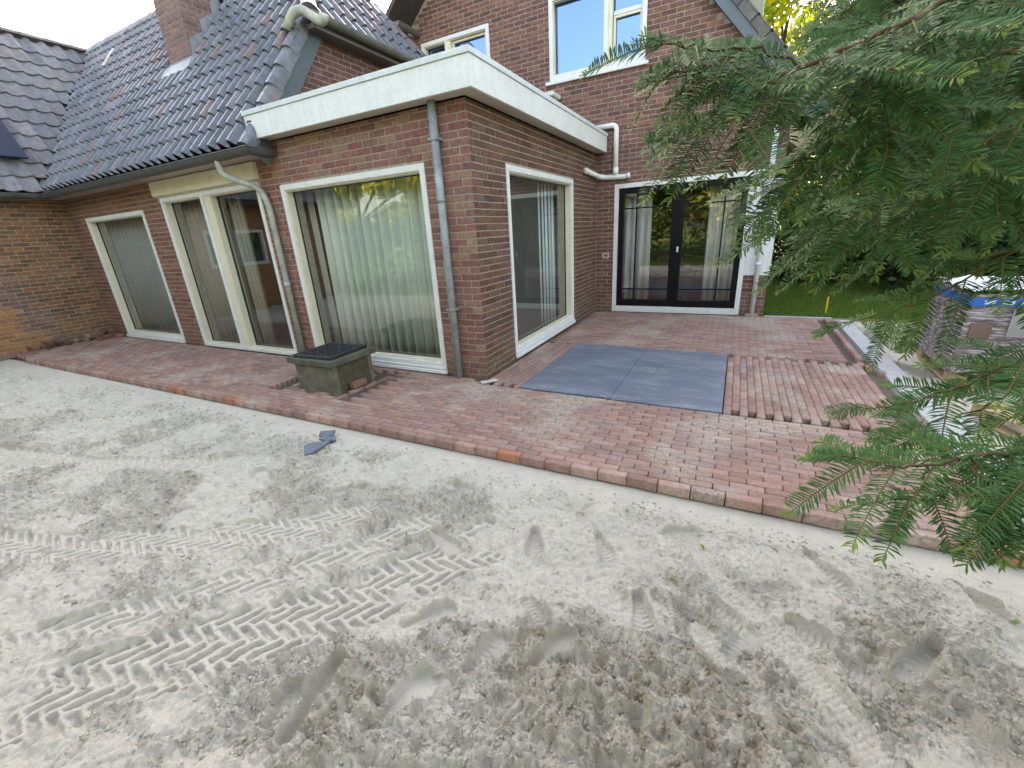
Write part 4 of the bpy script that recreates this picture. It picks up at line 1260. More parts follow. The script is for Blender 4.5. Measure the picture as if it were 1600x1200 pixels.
# sand and soil strip right of the kerb
xs = axis([(3.9, 8.0, .03)]); ys = axis([(-1.46, 4.49, .03)]); X2, Y2 = np.meshgrid(xs, ys)
m2 = sstep(-.2, .3, fbm(X2, Y2, 1.5, 3)); H2 = -.055 + .012 * fbm(X2, Y2, 2, 3) + m2 * .8 * lumps(X2, Y2, 16, .1, .6, .8)
H2 = np.where(X2 < 4.2, -.10, H2); H2 += np.where((Y2 < -1.35), -.03, 0)
soil = np.array([.20, .19, .13]); t2 = dry[None] * (1 - .75 * m2.ravel()[:, None]) + soil[None] * .75 * m2.ravel()[:, None]
ny2, nx2 = X2.shape; idx = (np.arange(ny2 - 1)[:, None] * nx2 + np.arange(nx2 - 1)[None]).ravel()
o = link('soil', np_mesh('soil', np.stack([X2.ravel(), Y2.ravel(), H2.ravel()], 1), np.stack([idx, idx + 1, idx + nx2 + 1, idx + nx2], 1), t2), MAT['sand'], None, True); o['kind'] = 'structure'
V, Fq, t = grass(4.3, 7.5, 2.5, D + .1, 9000, -.05)
link('weeds', np_mesh('weeds', V, Fq, t), MAT['leaf'])['kind'] = 'stuff'

# ------------------------------------------------------------------ concrete shaft with iron grate
sh = tag(empty('concrete_shaft', (-1.735, -.665, 0)), 'square mossy concrete shaft with a black cast iron grate in the brick paving', 'shaft')
mb = MB(); hx, hy, ht = .315, .295, .30
mb.box(-hx, hx, -hy, -hy + .06, -.1, ht, (.17, .165, .13), bev=.008); mb.box(-hx, hx, hy - .06, hy, -.1, ht, (.18, .17, .13), bev=.008)
mb.box(-hx, -hx + .06, -hy + .061, hy - .061, -.1, ht, (.2, .19, .13)); mb.box(hx - .06, hx, -hy + .061, hy - .061, -.1, ht, (.10, .085, .06))
mb.box(-hx + .061, hx - .061, -hy + .061, hy - .061, -.02, .02, (.03, .03, .03))
mb.build('body', MAT['concrete'], sh)
mb = MB(); e = .055; rz0, rz1 = ht + .001, ht + .072
for (a, b, c, d) in ((-hx - e, hx + e, -hy - e, -hy + .06), (-hx - e, hx + e, hy - .06, hy + e), (-hx - e, -hx + .06, -hy + .061, hy - .061), (hx - .06, hx + e, -hy + .061, hy - .061)):
    mb.box(a, b, c, d, rz0, rz1, (.11, .115, .09), bev=.008)
mb.build('rim', MAT['concrete'], sh)
# grate: frame, bars, diagonal pattern with real openings
mb = MB(); gx0, gx1, gy0, gy1, g0, g1 = -.29, .30, -.31, .27, ht + .074, ht + .108; IR = (.022, .027, .032)
Rg = Matrix.Rotation(R(3), 4, 'Z')
for (a, b, c, d) in ((gx0, gx1, gy0, gy0 + .035), (gx0, gx1, gy1 - .035, gy1), (gx0, gx0 + .035, gy0 + .0352, gy1 - .0352), (gx1 - .035, gx1, gy0 + .0352, gy1 - .0352)):
    mb.box(a, b, c, d, g0, g1, IR, Rg, .003)
nb = 9
for i in range(nb):
    a = gx0 + .035 + (gx1 - gx0 - .07) * (i + .5) / nb - .008
    mb.box(a, a + .016, gy0 + .0355, gy1 - .0355, g0 + .001, g1 - .001, IR, Rg)
    for j in range(nb):
        y = gy0 + .035 + (gy1 - gy0 - .07) * (j + .5) / nb
        if (i + j) % 2 == 0 and i < nb - 1:
            Mx = Rg @ Matrix.Translation((a + .036, y, 0)) @ Matrix.Rotation(R(35 if j % 2 else -35), 4, 'Z')
            mb.box(-.030, .030, -.0095, .0095, g0 + .002, g1 - .0015, IR, Mx)
        elif i < nb - 1:
            Mx = Rg @ Matrix.Translation((a + .036, y, 0)); mb.box(-.0195, .0195, -.006, .006, g0 + .0025, g1 - .002, IR, Mx)
mb.build('grate', MAT['iron'], sh)

def loose(name, label, cat, M, l=.2, w=.065, h=.065, tint=None, grp=None, mat='paver', bev=.005):
    mb = MB(); mb.box(-l / 2, l / 2, -w / 2, w / 2, 0, h, tint or pick(P_PAV), bev=bev)
    o = mb.build(name, MAT[mat]); o.matrix_world = M; tag(o, label, cat, grp); return o
T = lambda x, y, z, r=0, rx=0, ry=0: Matrix.Translation((x, y, z)) @ Matrix.Rotation(r, 4, 'Z') @ Matrix.Rotation(rx, 4, 'X') @ Matrix.Rotation(ry, 4, 'Y')
loose('loose_brick', 'brown brick leaning against the right side of the concrete shaft', 'brick', T(-1.345, -.70, -.01, R(86), R(-8)), tint=(.24, .13, .09), h=.08)
loose('loose_brick', 'pale brick end standing behind the left corner of the concrete shaft', 'brick', T(-2.22, -.22, .001, R(20)), l=.12, tint=(.6, .5, .38), h=.1, w=.09)
loose('loose_brick', 'single brick lying across the paving edge under the conifer branches', 'brick', T(3.87, -.93, .004, R(8)), tint=(.28, .13, .10))
loose('loose_brick', 'grey white brick on the paving at the foot of the extension corner', 'brick', T(.10, -.12, .004, R(50)), tint=(.55, .53, .5), h=.02)
# heap of leftover bricks along the left wall
k = 0
spots = [(-9.18, -.15, 0), (-9.05, -.22, 0), (-9.2, -.40, 0), (-9.1, -.55, 0), (-9.22, -.68, 0), (-9.12, -.84, 0), (-9.2, -1.0, 0), (-9.1, -1.15, 0), (-9.22, -1.3, 0), (-8.8, -.12, 0), (-8.95, -.40, 0),
         (-9.14, -.30, 1), (-9.16, -.50, 1), (-9.18, -.92, 1), (-9.12, -1.10, 1), (-9.2, -.18, 1)]
order = ['first', 'second', 'third', 'fourth', 'fifth', 'sixth', 'seventh', 'eighth', 'ninth', 'tenth', 'eleventh']
low = sorted([q for q in spots if q[2] == 0], key=lambda q: -q[1]); top = sorted([q for q in spots if q[2] == 1], key=lambda q: -q[1])
for (x, y, lv) in spots:
    nth = order[(top if lv else low).index((x, y, lv))]; lab = f'leftover dark brick along the left wall, {nth} from the house corner ' + ('in the upper layer' if lv else 'on the paving')
    z = .004 + lv * .068
    loose('leftover_brick', lab, 'brick', T(x, y, z, random.uniform(-.5, .5), random.uniform(-.05, .05) * lv), tint=pick([(.22, .10, .07), (.17, .08, .06), (.27, .12, .085), (.13, .07, .055)]), grp='leftover bricks along the left wall')
for i in range(7):
    loose('border_brick', f'brick laid along the left wall beside the sand, {order[i]} from the paving', 'brick', T(-9.2, -1.62 - i * .205, -.06, R(90)), tint=pick(P_PAV[:4]), grp='bricks laid along the left wall beside the sand')

# slate tile fragments on the sand
def frag(pts, z, label, tilt=(0, 0)):
    mb = MB(); cx = sum(p[0] for p in pts) / len(pts); cy = sum(p[1] for p in pts) / len(pts); n = len(pts); th = .018
    lo = [(x - cx, y - cy, 0) for x, y in pts]; hi = [(x * .995 - cx * .995, y * .995 - cy * .995, th) for x, y in pts]
    mb.add(lo + hi, [tuple(range(n - 1, -1, -1)), tuple(range(n, 2 * n))] + [(i, (i + 1) % n, n + (i + 1) % n, n + i) for i in range(n)], (.13, .15, .19))
    o = mb.build('slab_fragment', MAT['slate']); o.matrix_world = T(cx, cy, z, 0, tilt[0], tilt[1]); tag(o, label, 'slab fragment')
frag([(-.53, -2.09), (-.50, -2.04), (-.50, -1.87), (-.52, -1.84), (-.665, -1.96), (-.64, -2.01)], -.035, 'largest grey slab fragment on the sand, nearest and wedge shaped', (R(4), R(3)))
frag([(-.56, -1.85), (-.49, -1.80), (-.56, -1.76), (-.65, -1.80), (-.63, -1.86)], -.033, 'middle grey slab fragment on the sand, a small chip', (R(-3), R(6)))
frag([(-.66, -1.80), (-.575, -1.755), (-.64, -1.67), (-.78, -1.72), (-.72, -1.79)], -.036, 'farthest grey slab fragment on the sand beside the paving edge', (R(2), R(-5)))

for i, (px_, py_, c_, lab_) in enumerate(((1100, 860, (.16, .24, .05), 'small green leaf on the sand before the paving edge'), (1590, 975, (.14, .26, .05), 'small green leaf on the sand at the right edge'), (1045, 905, (.22, .2, .08), 'dry curled leaf on the churned sand near the footprints'))):
    d_ = at(px_, py_, 1) - CAMP; p_ = CAMP + d_ * ((-.06 - CAMP.z) / d_.z); mb = MB(); vs_ = []; fs_ = []
    for k in range(7):
        t_ = k / 6; w_ = .009 * math.sin(math.pi * min(1, t_ * .92 + .06)); zc = .012 * math.sin(t_ * 3.0)
        vs_ += [(-w_, t_ * .042, zc + .003), (0, t_ * .042, zc), (w_, t_ * .042, zc + .003)]
    for k in range(6): fs_ += [(k * 3, k * 3 + 1, k * 3 + 4, k * 3 + 3), (k * 3 + 1, k * 3 + 2, k * 3 + 5, k * 3 + 4)]
    mb.add(vs_, fs_, c_); o = mb.build('fallen_leaf', MAT['leaf']); o.location = (p_.x, p_.y, float(H[np.abs(gy_ - p_.y).argmin(), np.abs(gx_ - p_.x).argmin()]) + .004); o.rotation_euler = (0, 0, i * 1.9 + .6); tag(o, lab_, 'leaf')
# ------------------------------------------------------------------ pallet with wrapped pavers, second pallet, debris
def pallet(loc, rz, label, w=1.2, d=1.0, wrapped=False):
    o = tag(empty('wooden_pallet', loc, rz), label, 'pallet')
    WD = [(.42, .33, .20), (.46, .37, .23), (.38, .29, .18)]
    for i in range(6):
        y = -d / 2 + i * (d - .1) / 5
        mb = MB(); mb.box(-w / 2, w / 2, y, y + .095, .12, .142, pick(WD), bev=.003); mb.build('top_board', MAT['wood'], o)
    for x in (-w / 2, -.07, w / 2 - .14):
        mb = MB(); mb.box(x, x + .14, -d / 2, d / 2, .098, .119, pick(WD), bev=.003); mb.build('stringer', MAT['wood'], o)
        mb = MB(); mb.box(x, x + .10, -d / 2, d / 2, -.0, .02, pick(WD), bev=.003); mb.build('bottom_board', MAT['wood'], o)
        for y in (-d / 2, -.07, d / 2 - .14):
            mb = MB(); mb.box(x, x + .13, y, y + .14, .021, .097, pick(WD), bev=.003); mb.build('block', MAT['wood'], o)
    return o
pz = -.035
pallet((5.02, 1.82, pz), R(-3), 'wooden pallet under the plastic wrapped stack of pavers', 1.15, 1.05)
st = tag(empty('wrapped_paver_stack', (5.02, 1.82, pz + .143), R(-3)), 'stack of grey pavers wrapped in clear stretch film with a blue band', 'paver stack')
for lay in range(8):
    for i in range(5):
        for j in range(5):
            if 0 < i < 4 and 0 < j < 4 and lay < 7: continue
            mb = MB(); x = -.56 + i * .224; y = -.51 + j * .204
            mb.box(x, x + .218, y, y + .198, lay * .088, lay * .088 + .082, pick([(.10, .075, .075), (.13, .10, .10), (.2, .18, .19), (.08, .06, .06)]), bev=.005)
            mb.build('paver', MAT['concrete'], st)
# film: slightly larger faceted shell
n = 34; vs = []; fs = []
levels = np.linspace(-.02, .735, 12)
per = []
for k in range(n):
    a = 2 * math.pi * k / n; cx, cy = math.cos(a), math.sin(a); m = max(abs(cx) / .585, abs(cy) / .535); per.append((cx / m, cy / m))
for z in levels:
    for (x, y) in per: vs.append((x * (1 + random.uniform(.0, .012)), y * (1 + random.uniform(.0, .012)), z + random.uniform(-.008, .008)))
for l in range(len(levels) - 1):
    for k in range(n): fs.append((l * n + k, l * n + (k + 1) % n, (l + 1) * n + (k + 1) % n, (l + 1) * n + k))
fs.append(tuple((len(levels) - 1) * n + k for k in range(n)))
mb = MB(); mb.add(vs, fs); film = mb.build('stretch_film', MAT['wrap'], st)
mb = MB()
mb.box(-.60, .60, -.553, -.5425, .63, .70, (.02, .14, .55)); mb.box(-.60, -.592, -.5425, .55, .63, .70, (.02, .14, .55)); mb.build('blue_band', MAT['plastic'], st)
mb = MB()
for i in range(9): mb.box(-.5 + i * .115, -.43 + i * .115, -.5545, -.5535, .648, .684, (.6, .7, .85))
mb.build('band_print', MAT['plastic'], st)
mb = MB(); mb.box(-.30, -.12, -.552, -.5445, .36, .60, (.33, .32, .33)); mb.box(-.54, -.40, -.552, -.5445, .33, .47, (.20, .12, .11)); mb.build('paper_label', MAT['plastic'], st)
vs = []; fs = []; m = 14
for i in range(m):
    for j in range(m):
        vs.append((-.6 + 1.2 * i / (m - 1), -.55 + 1.1 * j / (m - 1), .745 + random.uniform(0, .045)))
for i in range(m - 1):
    for j in range(m - 1): fs.append((i * m + j, (i + 1) * m + j, (i + 1) * m + j + 1, i * m + j + 1))
mb = MB(); mb.add(vs, fs, (.62, .63, .66)); mb.build('top_sheet', MAT['plastic'], st)
pallet((5.02, .18, pz), R(18), 'empty pale wooden pallet on the sand at the right edge', 1.2, 1.0)
loose('loose_brick', 'orange brick lying under the front corner of the wrapped stack', 'brick', T(4.50, 1.20, -.05, R(40)), tint=(.45, .15, .06), w=.09, h=.08, l=.14)
def blob(name, label, cat, c, r, tint, mat='plastic', seed=0, flat=.45):
    rg = random.Random(seed); vs = []; fs = []; n, m = 12, 7
    for i in range(m):
        ph = math.pi * i / (m - 1) * .5
        for k in range(n):
            a = 2 * math.pi * k / n; q = r * (1 + rg.uniform(-.16, .16))
            vs.append((math.cos(a) * q * math.cos(ph), math.sin(a) * q * math.cos(ph), math.sin(ph) * r * flat * (1 + rg.uniform(-.12, .12))))
    for i in range(m - 1):
        for k in range(n): fs.append((i * n + k, i * n + (k + 1) % n, (i + 1) * n + (k + 1) % n, (i + 1) * n + k))
    mb = MB(); mb.add(vs, fs, tint); o = mb.build(name, MAT[mat]); o.location = c; tag(o, label, cat); return o
blob('crumpled_film', 'crumpled clear plastic film on the sand beside the kerb, left piece', 'plastic film', (4.32, -.35, -.05), .13, (.62, .66, .74), seed=3)
blob('crumpled_film', 'crumpled bluish plastic film on the sand under the branches, right piece', 'plastic film', (4.42, -.72, -.05), .15, (.50, .56, .70), seed=5)
mb = MB(); mb.box(-.012, .012, -.012, .012, 0, .30, (.75, .52, .02), bev=.002); o = mb.build('marker_stake', MAT['paint']); o.location = (3.93, D + .45, LZ)
tag(o, 'thin yellow marker stake standing in the lawn', 'stake')
loose('loose_brick', 'grey offcut block on the kerb side sand beyond the paving', 'brick', T(4.25, .32, -.05, R(70)), tint=(.5, .5, .48), l=.22, w=.12, h=.05)

# ------------------------------------------------------------------ broadleaf trees, shrubs, hedge
def leaf_cloud(blobs, n, size, cols, rg, up=.3):
    """leaf quads spread through ellipsoids: blobs = (centre, radii)"""
    w = np.array([b[1][0] * b[1][1] * b[1][2] for b in blobs]) ** .7; w /= w.sum()
    which = rg.choice(len(blobs), n, p=w); c = np.array([b[0] for b in blobs])[which]; r = np.array([b[1] for b in blobs])[which]
    d = rg.normal(size=(n, 3)); d /= np.linalg.norm(d, axis=1)[:, None]
    rad = rg.random(n) ** .45
    P = c + d * r * rad[:, None]
    nrm = d * .6 + rg.normal(size=(n, 3)) * .6 + np.array([0, 0, up]); nrm /= np.linalg.norm(nrm, axis=1)[:, None]
    t = np.cross(nrm, rg.normal(size=(n, 3))); t /= np.linalg.norm(t, axis=1)[:, None]; b = np.cross(nrm, t)
    s = size * rg.uniform(.6, 1.4, (n, 1))
    V = np.stack([P - t * s, P + b * s * .55, P + t * s, P - b * s * .55], 1).reshape(-1, 3)
    col = np.array(cols)[rg.integers(0, len(cols), n)] * rg.uniform(.75, 1.25, (n, 1)) 
    col = col * (rg.uniform(.8, 1.2, len(blobs))[which])[:, None]
    return V, np.arange(4 * n).reshape(-1, 4), np.clip(col, 0, 1)
def tree(name, label, cat, loc, h, crown_r, crown_z0, n, size, cols, seed, trunk_r=.16, grp=None, nb=26, squash=1.0, skirt=False):
    rg = np.random.default_rng(seed); rr = random.Random(seed)
    o = tag(empty(name, loc), label, cat, grp); tb = MB()
    pts = [Vector((0, 0, -.1))]; 
    for i in range(1, 6): pts.append(Vector((rr.uniform(-.12, .12) * i * .5, rr.uniform(-.12, .12) * i * .5, h * .8 * i / 5)))
    tb.tube(pts, trunk_r, 10, (.10, .08, .06), rs=[trunk_r * (1 - .16 * i) for i in range(6)])
    tb.build('trunk', MAT['bark'], o, True)
    blobs = []; lb = MB(); hc = h - crown_z0
    for i in range(nb):
        a = rr.uniform(0, 6.28); z = rr.random(); rad = crown_r * math.sin(math.pi * (.18 + .78 * z) ** .9) * rr.uniform(.35, 1.0)
        if skirt and i % 2 == 0: z = rr.uniform(0, .22); rad = crown_r * rr.uniform(.6, .98)
        c = Vector((math.cos(a) * rad, math.sin(a) * rad * squash, crown_z0 + hc * z)); q = crown_r * rr.uniform(.18, .36)
        blobs.append((tuple(c), (q, q, q * .7)))
        base = pts[min(5, 1 + int(z * 4))]
        lb.tube([base, (base + c) / 2 + Vector((0, 0, .2)), c], .03, 5, (.09, .07, .055), rs=[trunk_r * .3, trunk_r * .2, .01])
    lb.build('limbs', MAT['bark'], o, True)
    V, Fq, t = leaf_cloud(blobs, n, size, cols, rg)
    link('crown', np_mesh('crown', V, Fq, t), MAT['leaf'], o)
    return o
YG = [(0.297, 0.351, 0.036), (0.378, 0.405, 0.042), (0.216, 0.297, 0.036), (0.405, 0.324, 0.036)]
MG = [(.07, .13, .03), (.09, .16, .035), (.05, .10, .025)]
DG = [(.022, .045, .016), (.03, .055, .02), (.018, .036, .014)]
GB = 'trees at the back of the lawn'
tree('maple_tree', 'tall yellow green maple beyond the house corner, brightest of the garden trees', 'tree', (3.2, 21, 0), 13, 4.2, 2.0, 15000, .16, YG, 1, nb=40)
tree('maple_tree', 'yellow green tree farther right behind the dark evergreen', 'tree', (9.5, 24, 0), 14, 5, 2.0, 12000, .18, YG, 2, nb=40)
tree('beech_tree', 'mid green tree left of the bright maple behind the house', 'tree', (-2.5, 26, 0), 13, 5, 2.0, 9000, .18, MG, 3, nb=34)
tree('evergreen_tree', 'big dark evergreen on the lawn right of the terrace', 'tree', (5.9, 9.7, 0), 6.5, 2.7, .30, 34000, .075, DG, 4, .2, nb=90, skirt=True)
tree('evergreen_tree', 'second dark evergreen farther right behind the wrapped stack', 'tree', (10.5, 8.5, 0), 7.5, 3.0, .3, 22000, .10, DG, 5, .2, nb=70, skirt=True)
for i, (x, y, r) in enumerate(((2.6, 15.5, .8), (4.1, 14.5, .9), (5.6, 16.5, 1.1), (1.2, 17, 1.0))):
    lab = ['low green shrub at the back of the lawn, nearest the house', 'low shrub with reddish tips at the lawn back beside the evergreen', 'rounded green shrub behind the red tipped one', 'leafy shrub half hidden behind the house corner'][i]
    tree('garden_shrub', lab, 'shrub', (x, y, 0), 1.7 + .3 * i, r, .15, 4000, .06, MG if i != 1 else [(.25, .14, .06), (.12, .16, .04)], 20 + i, .05, 'shrubs at the back of the lawn', nb=14)
# behind the photographer: hedge and sunlit trees that the panes mirror
def hedge(x0, x1, y0, y1, h, seed, label):
    rg = np.random.default_rng(seed); blobs = []
    x = x0
    while x < x1:
        for z in np.arange(.25, h, .45):
            blobs.append(((x, (y0 + y1) / 2 + rg.uniform(-.1, .1), z), (.42, (y1 - y0) / 2, .36)))
        x += .55
    V, Fq, t = leaf_cloud(blobs, 26000, .07, [(.05, .085, .025), (.065, .11, .03), (.12, .10, .03)], rg)
    o = link('garden_hedge', np_mesh('garden_hedge', V, Fq, t), MAT['leaf']); tag(o, label, 'hedge')
    return o
hedge(-14, 16, -8.8, -7.9, 2.5, 31, 'clipped beech hedge opposite the house, seen mirrored in the big front window')
for i, (x, y, hh, c) in enumerate(((-13, -11, 7.5, YG), (-8, -12, 6.8, YG), (-3, -11.8, 7, MG), (3, -12, 8, YG), (9, -12, 8, MG), (14, -11, 8, YG))):
    side = ['far left', 'left', 'centre left', 'centre right', 'right', 'far right'][i]
    tree('garden_tree', f'{side} tree standing behind the hedge opposite the house, seen only in reflections', 'tree', (x, y, 0), hh, 3.4, 1.2, 12000, .17, c, 40 + i, nb=44, grp='trees behind the hedge')
tree('garden_tree', 'lone sunlit tree east of the terrace, mirrored in the side window', 'tree', (13, 2.5, 0), 8, 2.6, 1.5, 7000, .14, YG, 51, nb=26)

# ------------------------------------------------------------------ the near conifer
def twig_template(rg, L, nl, droop=.0, spacing=.0047, tipcol=True, seedw=0):
    """flat two-ranked spray shoot along +Y in the XY plane; returns stem and needle arrays"""
    n = int(L / spacing); V = []; Fq = []; T_ = []
    base = np.array([.033, .088, .030]); hi = np.array([.080, .175, .050]); tip = np.array([.20, .27, .05])
    for i in range(n):
        s = (i + .5) / n; y = L * s
        for sd in (-1, 1):
            ln = nl * (.55 + .45 * math.sin(math.pi * min(1, .18 + .95 * (1 - s) ** .8) * .5 + .0)) * rg.uniform(.85, 1.1)
            if s > .9: ln *= .8
            ang = math.radians(rg.normal(58 if s < .92 else 30, 6)); el = math.radians(rg.normal(12, 9))
            d = np.array([sd * math.sin(ang) * math.cos(el), math.cos(ang) * math.cos(el), math.sin(el)])
            p0 = np.array([sd * .0008, y, droop * -s * s * L])
            wv = np.cross(d, [0, 0, 1]); wv /= np.linalg.norm(wv); wv = wv * .00165 * nl / .028
            mid = p0 + d * ln * .45 + np.array([0, 0, .0006]); end = p0 + d * ln + np.array([0, .0, -.10 * ln])
            k = len(V); mid = p0 + d * ln * .62 + np.array([0, 0, .001]); V += [p0 - wv * .55, p0 + wv * .55, mid + wv, mid - wv, end]
            Fq += [(k, k + 1, k + 2, k + 3), (k + 3, k + 2, k + 4, k + 4)]
            c = base * rg.uniform(.7, 1.2) + (hi - base) * rg.random() * .8
            if tipcol and s > .9: c = c * .5 + tip * .5
            T_ += [c] * 5
    return np.array(V), np.array(Fq), np.array(T_)
def stem_arrays(L, r, droop, n=5):
    V = []; Fq = []
    for i in range(n + 1):
        s = i / n; rr = r * (1 - .6 * s)
        for k in range(4):
            a = k * math.pi / 2; V.append((math.cos(a) * rr, L * s, -droop * s * s * L + math.sin(a) * rr))
    for i in range(n):
        for k in range(4):
            k2 = (k + 1) % 4; Fq.append((i * 4 + k, i * 4 + k2, i * 4 + 4 + k2, i * 4 + 4 + k))
    return np.array(V), np.array(Fq), np.tile(np.array([.16, .13, .045]), (len(V), 1))
rgt = np.random.default_rng(99); TEMPL = []
for i, (L, dr) in enumerate(((.08, .1), (.11, .2), (.13, .05), (.15, .25), (.17, .15), (.10, .3), (.14, .0), (.19, .2))):
    V, Fq, c = twig_template(rgt, L, .030, dr); sv, sf, sc_ = stem_arrays(L, .0016, dr)
    TEMPL.append((np.vstack([V, sv]), np.vstack([Fq, sf + len(V)]), np.vstack([c, sc_]), L))
SPR = []     # (dist, M, template, parent)
yew = tag(empty('conifer_tree', (5.6, -2.6, -.08)), 'conifer with flat drooping dark green needle sprays reaching in from the right', 'tree')
YO = Vector((5.6, -2.6, -.08))
mb = MB(); mb.tube([(0, 0, -.1), (.03, .05, 1.2), (-.02, .0, 2.6), (.0, .05, 4.6)], .12, 14, (.10, .07, .05), rs=[.15, .12, .10, .06]); mb.build('trunk', MAT['bark'], yew, True)
NBR = 0
def frame_at(p, d, nrm, roll=0):
    y = d.normalized(); x = y.cross(nrm).normalized(); z = x.cross(y)
    M = Matrix(((x.x, y.x, z.x, p.x), (x.y, y.y, z.y, p.y), (x.z, y.z, z.z, p.z), (0, 0, 0, 1)))
    return M @ Matrix.Rotation(roll, 4, 'Y')
def put(p, d, nrm, k, parent, roll=0, sc=1.0):
    SPR.append(((p - CAMP).length, frame_at(p, d, nrm, roll) @ Matrix.Scale(sc, 4), k, parent))
def limb(pts, r, side_every, side_len, rg, sub=True, name='branch', droopside=.25, start=.0, face=1.3):
    """a woody branch through pts with side shoots left and right in its own plane"""
    pts = [Vector(p) for p in pts]; cp = []
    for i in range(len(pts) - 1):
        for k in range(6): cp.append(pts[i].lerp(pts[i + 1], k / 6) + Vector((rg.uniform(-1, 1), rg.uniform(-1, 1), rg.uniform(-1, 1))) * .004)
    cp.append(pts[-1])
    mb = MB(); n = len(cp); mb.tube([p - YO for p in cp], r, 6, (.13, .085, .05), rs=[max(.0010, r * .7 * (1 - .85 * i / n)) for i in range(n)])
    br = mb.build(name, MAT['bark'], yew, True)
    nrm = (Vector((rg.uniform(-.25, .25), rg.uniform(-.3, .1), 1)).normalized() + (Vector((2.2, -3.9, 2.2)) - cp[0].lerp(cp[-1], .6)).normalized() * face * rg.uniform(.7, 1.3)).normalized()
    acc = 0; side = 1; tot = sum((cp[i + 1] - cp[i]).length for i in range(n - 1)); run = 0
    for i in range(n - 1):
        seg = cp[i + 1] - cp[i]; L = seg.length; d = seg.normalized(); acc += L; run += L
        while acc > side_every:
            acc -= side_every; side = -side; u = run / tot
            if u < start: continue
            p = cp[i + 1] - d * min(acc, L)
            lat = d.cross(nrm).normalized() * side
            dd = (d * rg.uniform(.45, .8) + lat * rg.uniform(.6, .95) + Vector((0, 0, -droopside * rg.uniform(.4, 1.6)))).normalized()
            ln = side_len * (1.0 - .68 * u) * rg.uniform(.7, 1.2)
            shoot(p, dd, nrm, ln, br, rg, sub)
    for k in range(2): put(cp[-2 - k * 2], (cp[-1] - cp[-3]).normalized(), nrm, (0, 5)[k], br, 0, .7)
    return br
def shoot(p, d, nrm, ln, br, rg, sub):
    """side shoot: a chain of needle-bearing twigs, drooping, with secondary twigs"""
    q = p.copy(); dd = d.copy(); left = ln; s = 1
    while left > .03:
        k = rg.randrange(8); L = TEMPL[k][3]
        put(q, dd, nrm + Vector((rg.uniform(-.3, .3), rg.uniform(-.3, .3), 0)), k, br, rg.uniform(-.35, .35))
        if sub and left > .07:
            for _ in range(2):
                s = -s; lat = dd.cross(nrm).normalized() * s
                o = q + dd * L * rg.uniform(.2, .8); k2 = rg.choice((0, 1, 2, 5, 6))
                put(o, (dd * .75 + lat * .8 + Vector((0, 0, -.15))).normalized(), nrm, k2, br, rg.uniform(-.3, .3), rg.uniform(.75, 1.05))
        q = q + dd * L * .92; dd = (dd + Vector((rg.uniform(-.06, .06), rg.uniform(-.06, .06), -.13))).normalized(); left -= L * .92
rg = random.Random(5)
# foreground boughs surveyed along their stems
limb([at(1640, -70, 1.25), at(1470, 5, 1.15), at(1370, 55, 1.08), at(1255, 105, 1.0), at(1160, 118, .98), at(1085, 108, .95), at(1040, 112, .94)], .009, .019, .15, rg)
limb([at(1255, 105, 1.0), at(1190, 75, .99), at(1100, 80, .97), at(1060, 68, .95), at(1030, 66, .94)], .004, .022, .10, rg)
limb([at(1390, 45, 1.10), at(1388, 120, 1.06), at(1386, 200, 1.03), at(1392, 260, 1.02)], .0035, .035, .12, rg)
limb([at(1370, 55, 1.08), at(1345, 120, 1.08), at(1320, 190, 1.06), at(1280, 250, 1.05), at(1240, 290, 1.04)], .004, .026, .13, rg)
limb([at(1620, 60, 1.35), at(1490, 110, 1.3), at(1400, 170, 1.25), at(1290, 230, 1.2), at(1170, 285, 1.15)], .007, .026, .16, rg)
limb([at(1250, 120, 1.05), at(1180, 170, 1.05), at(1110, 195, 1.05), at(1070, 220, 1.05), at(1045, 222, 1.05)], .004, .020, .10, rg)
limb([at(1640, 150, 1.3), at(1540, 230, 1.28), at(1430, 290, 1.25), at(1330, 340, 1.2), at(1260, 370, 1.2)], .007, .03, .17, rg)
limb([at(1660, 200, 1.5), at(1560, 250, 1.5), at(1470, 270, 1.5), at(1380, 330, 1.45), at(1300, 380, 1.4)], .007, .036, .16, rg)
limb([at(1650, -40, 1.6), at(1550, 20, 1.55), at(1470, 60, 1.5), at(1400, 50, 1.45), at(1350, 30, 1.4)], .007, .036, .24, rg)
limb([at(1650, 60, 1.5), at(1600, 160, 1.45), at(1560, 260, 1.4), at(1540, 340, 1.4)], .006, .036, .22, rg)
limb([at(1680, 360, 1.5), at(1560, 405, 1.5), at(1450, 470, 1.5), at(1340, 500, 1.5), at(1300, 510, 1.5)], .005, .036, .09, rg)
limb([at(1700, 520, 1.25), at(1600, 560, 1.2), at(1500, 605, 1.15), at(1400, 635, 1.12), at(1335, 640, 1.1)], .005, .032, .08, rg)
limb([at(1700, 560, 1.3), at(1600, 600, 1.25), at(1530, 640, 1.2), at(1450, 660, 1.15), at(1400, 680, 1.12)], .004, .04, .07, rg)
limb([at(1680, 690, 1.05), at(1600, 705, 1.02), at(1510, 715, 1.0), at(1420, 730, .97), at(1370, 724, .95), at(1315, 712, .94)], .006, .026, .11, rg)
limb([at(1520, 715, 1.0), at(1535, 770, .98), at(1538, 780, .97), at(1542, 790, .96)], .004, .036, .09, rg)
limb([at(1450, 725, .98), at(1440, 760, .97), at(1410, 795, .96)], .003, .036, .08, rg)
limb([at(1670, 740, 1.0), at(1610, 780, .98), at(1590, 790, .97), at(1582, 800, .96)], .004, .036, .09, rg)
limb([at(1680, 560, 1.1), at(1620, 640, 1.08), at(1590, 690, 1.05), at(1570, 760, 1.02)], .003, .05, .07, rg)
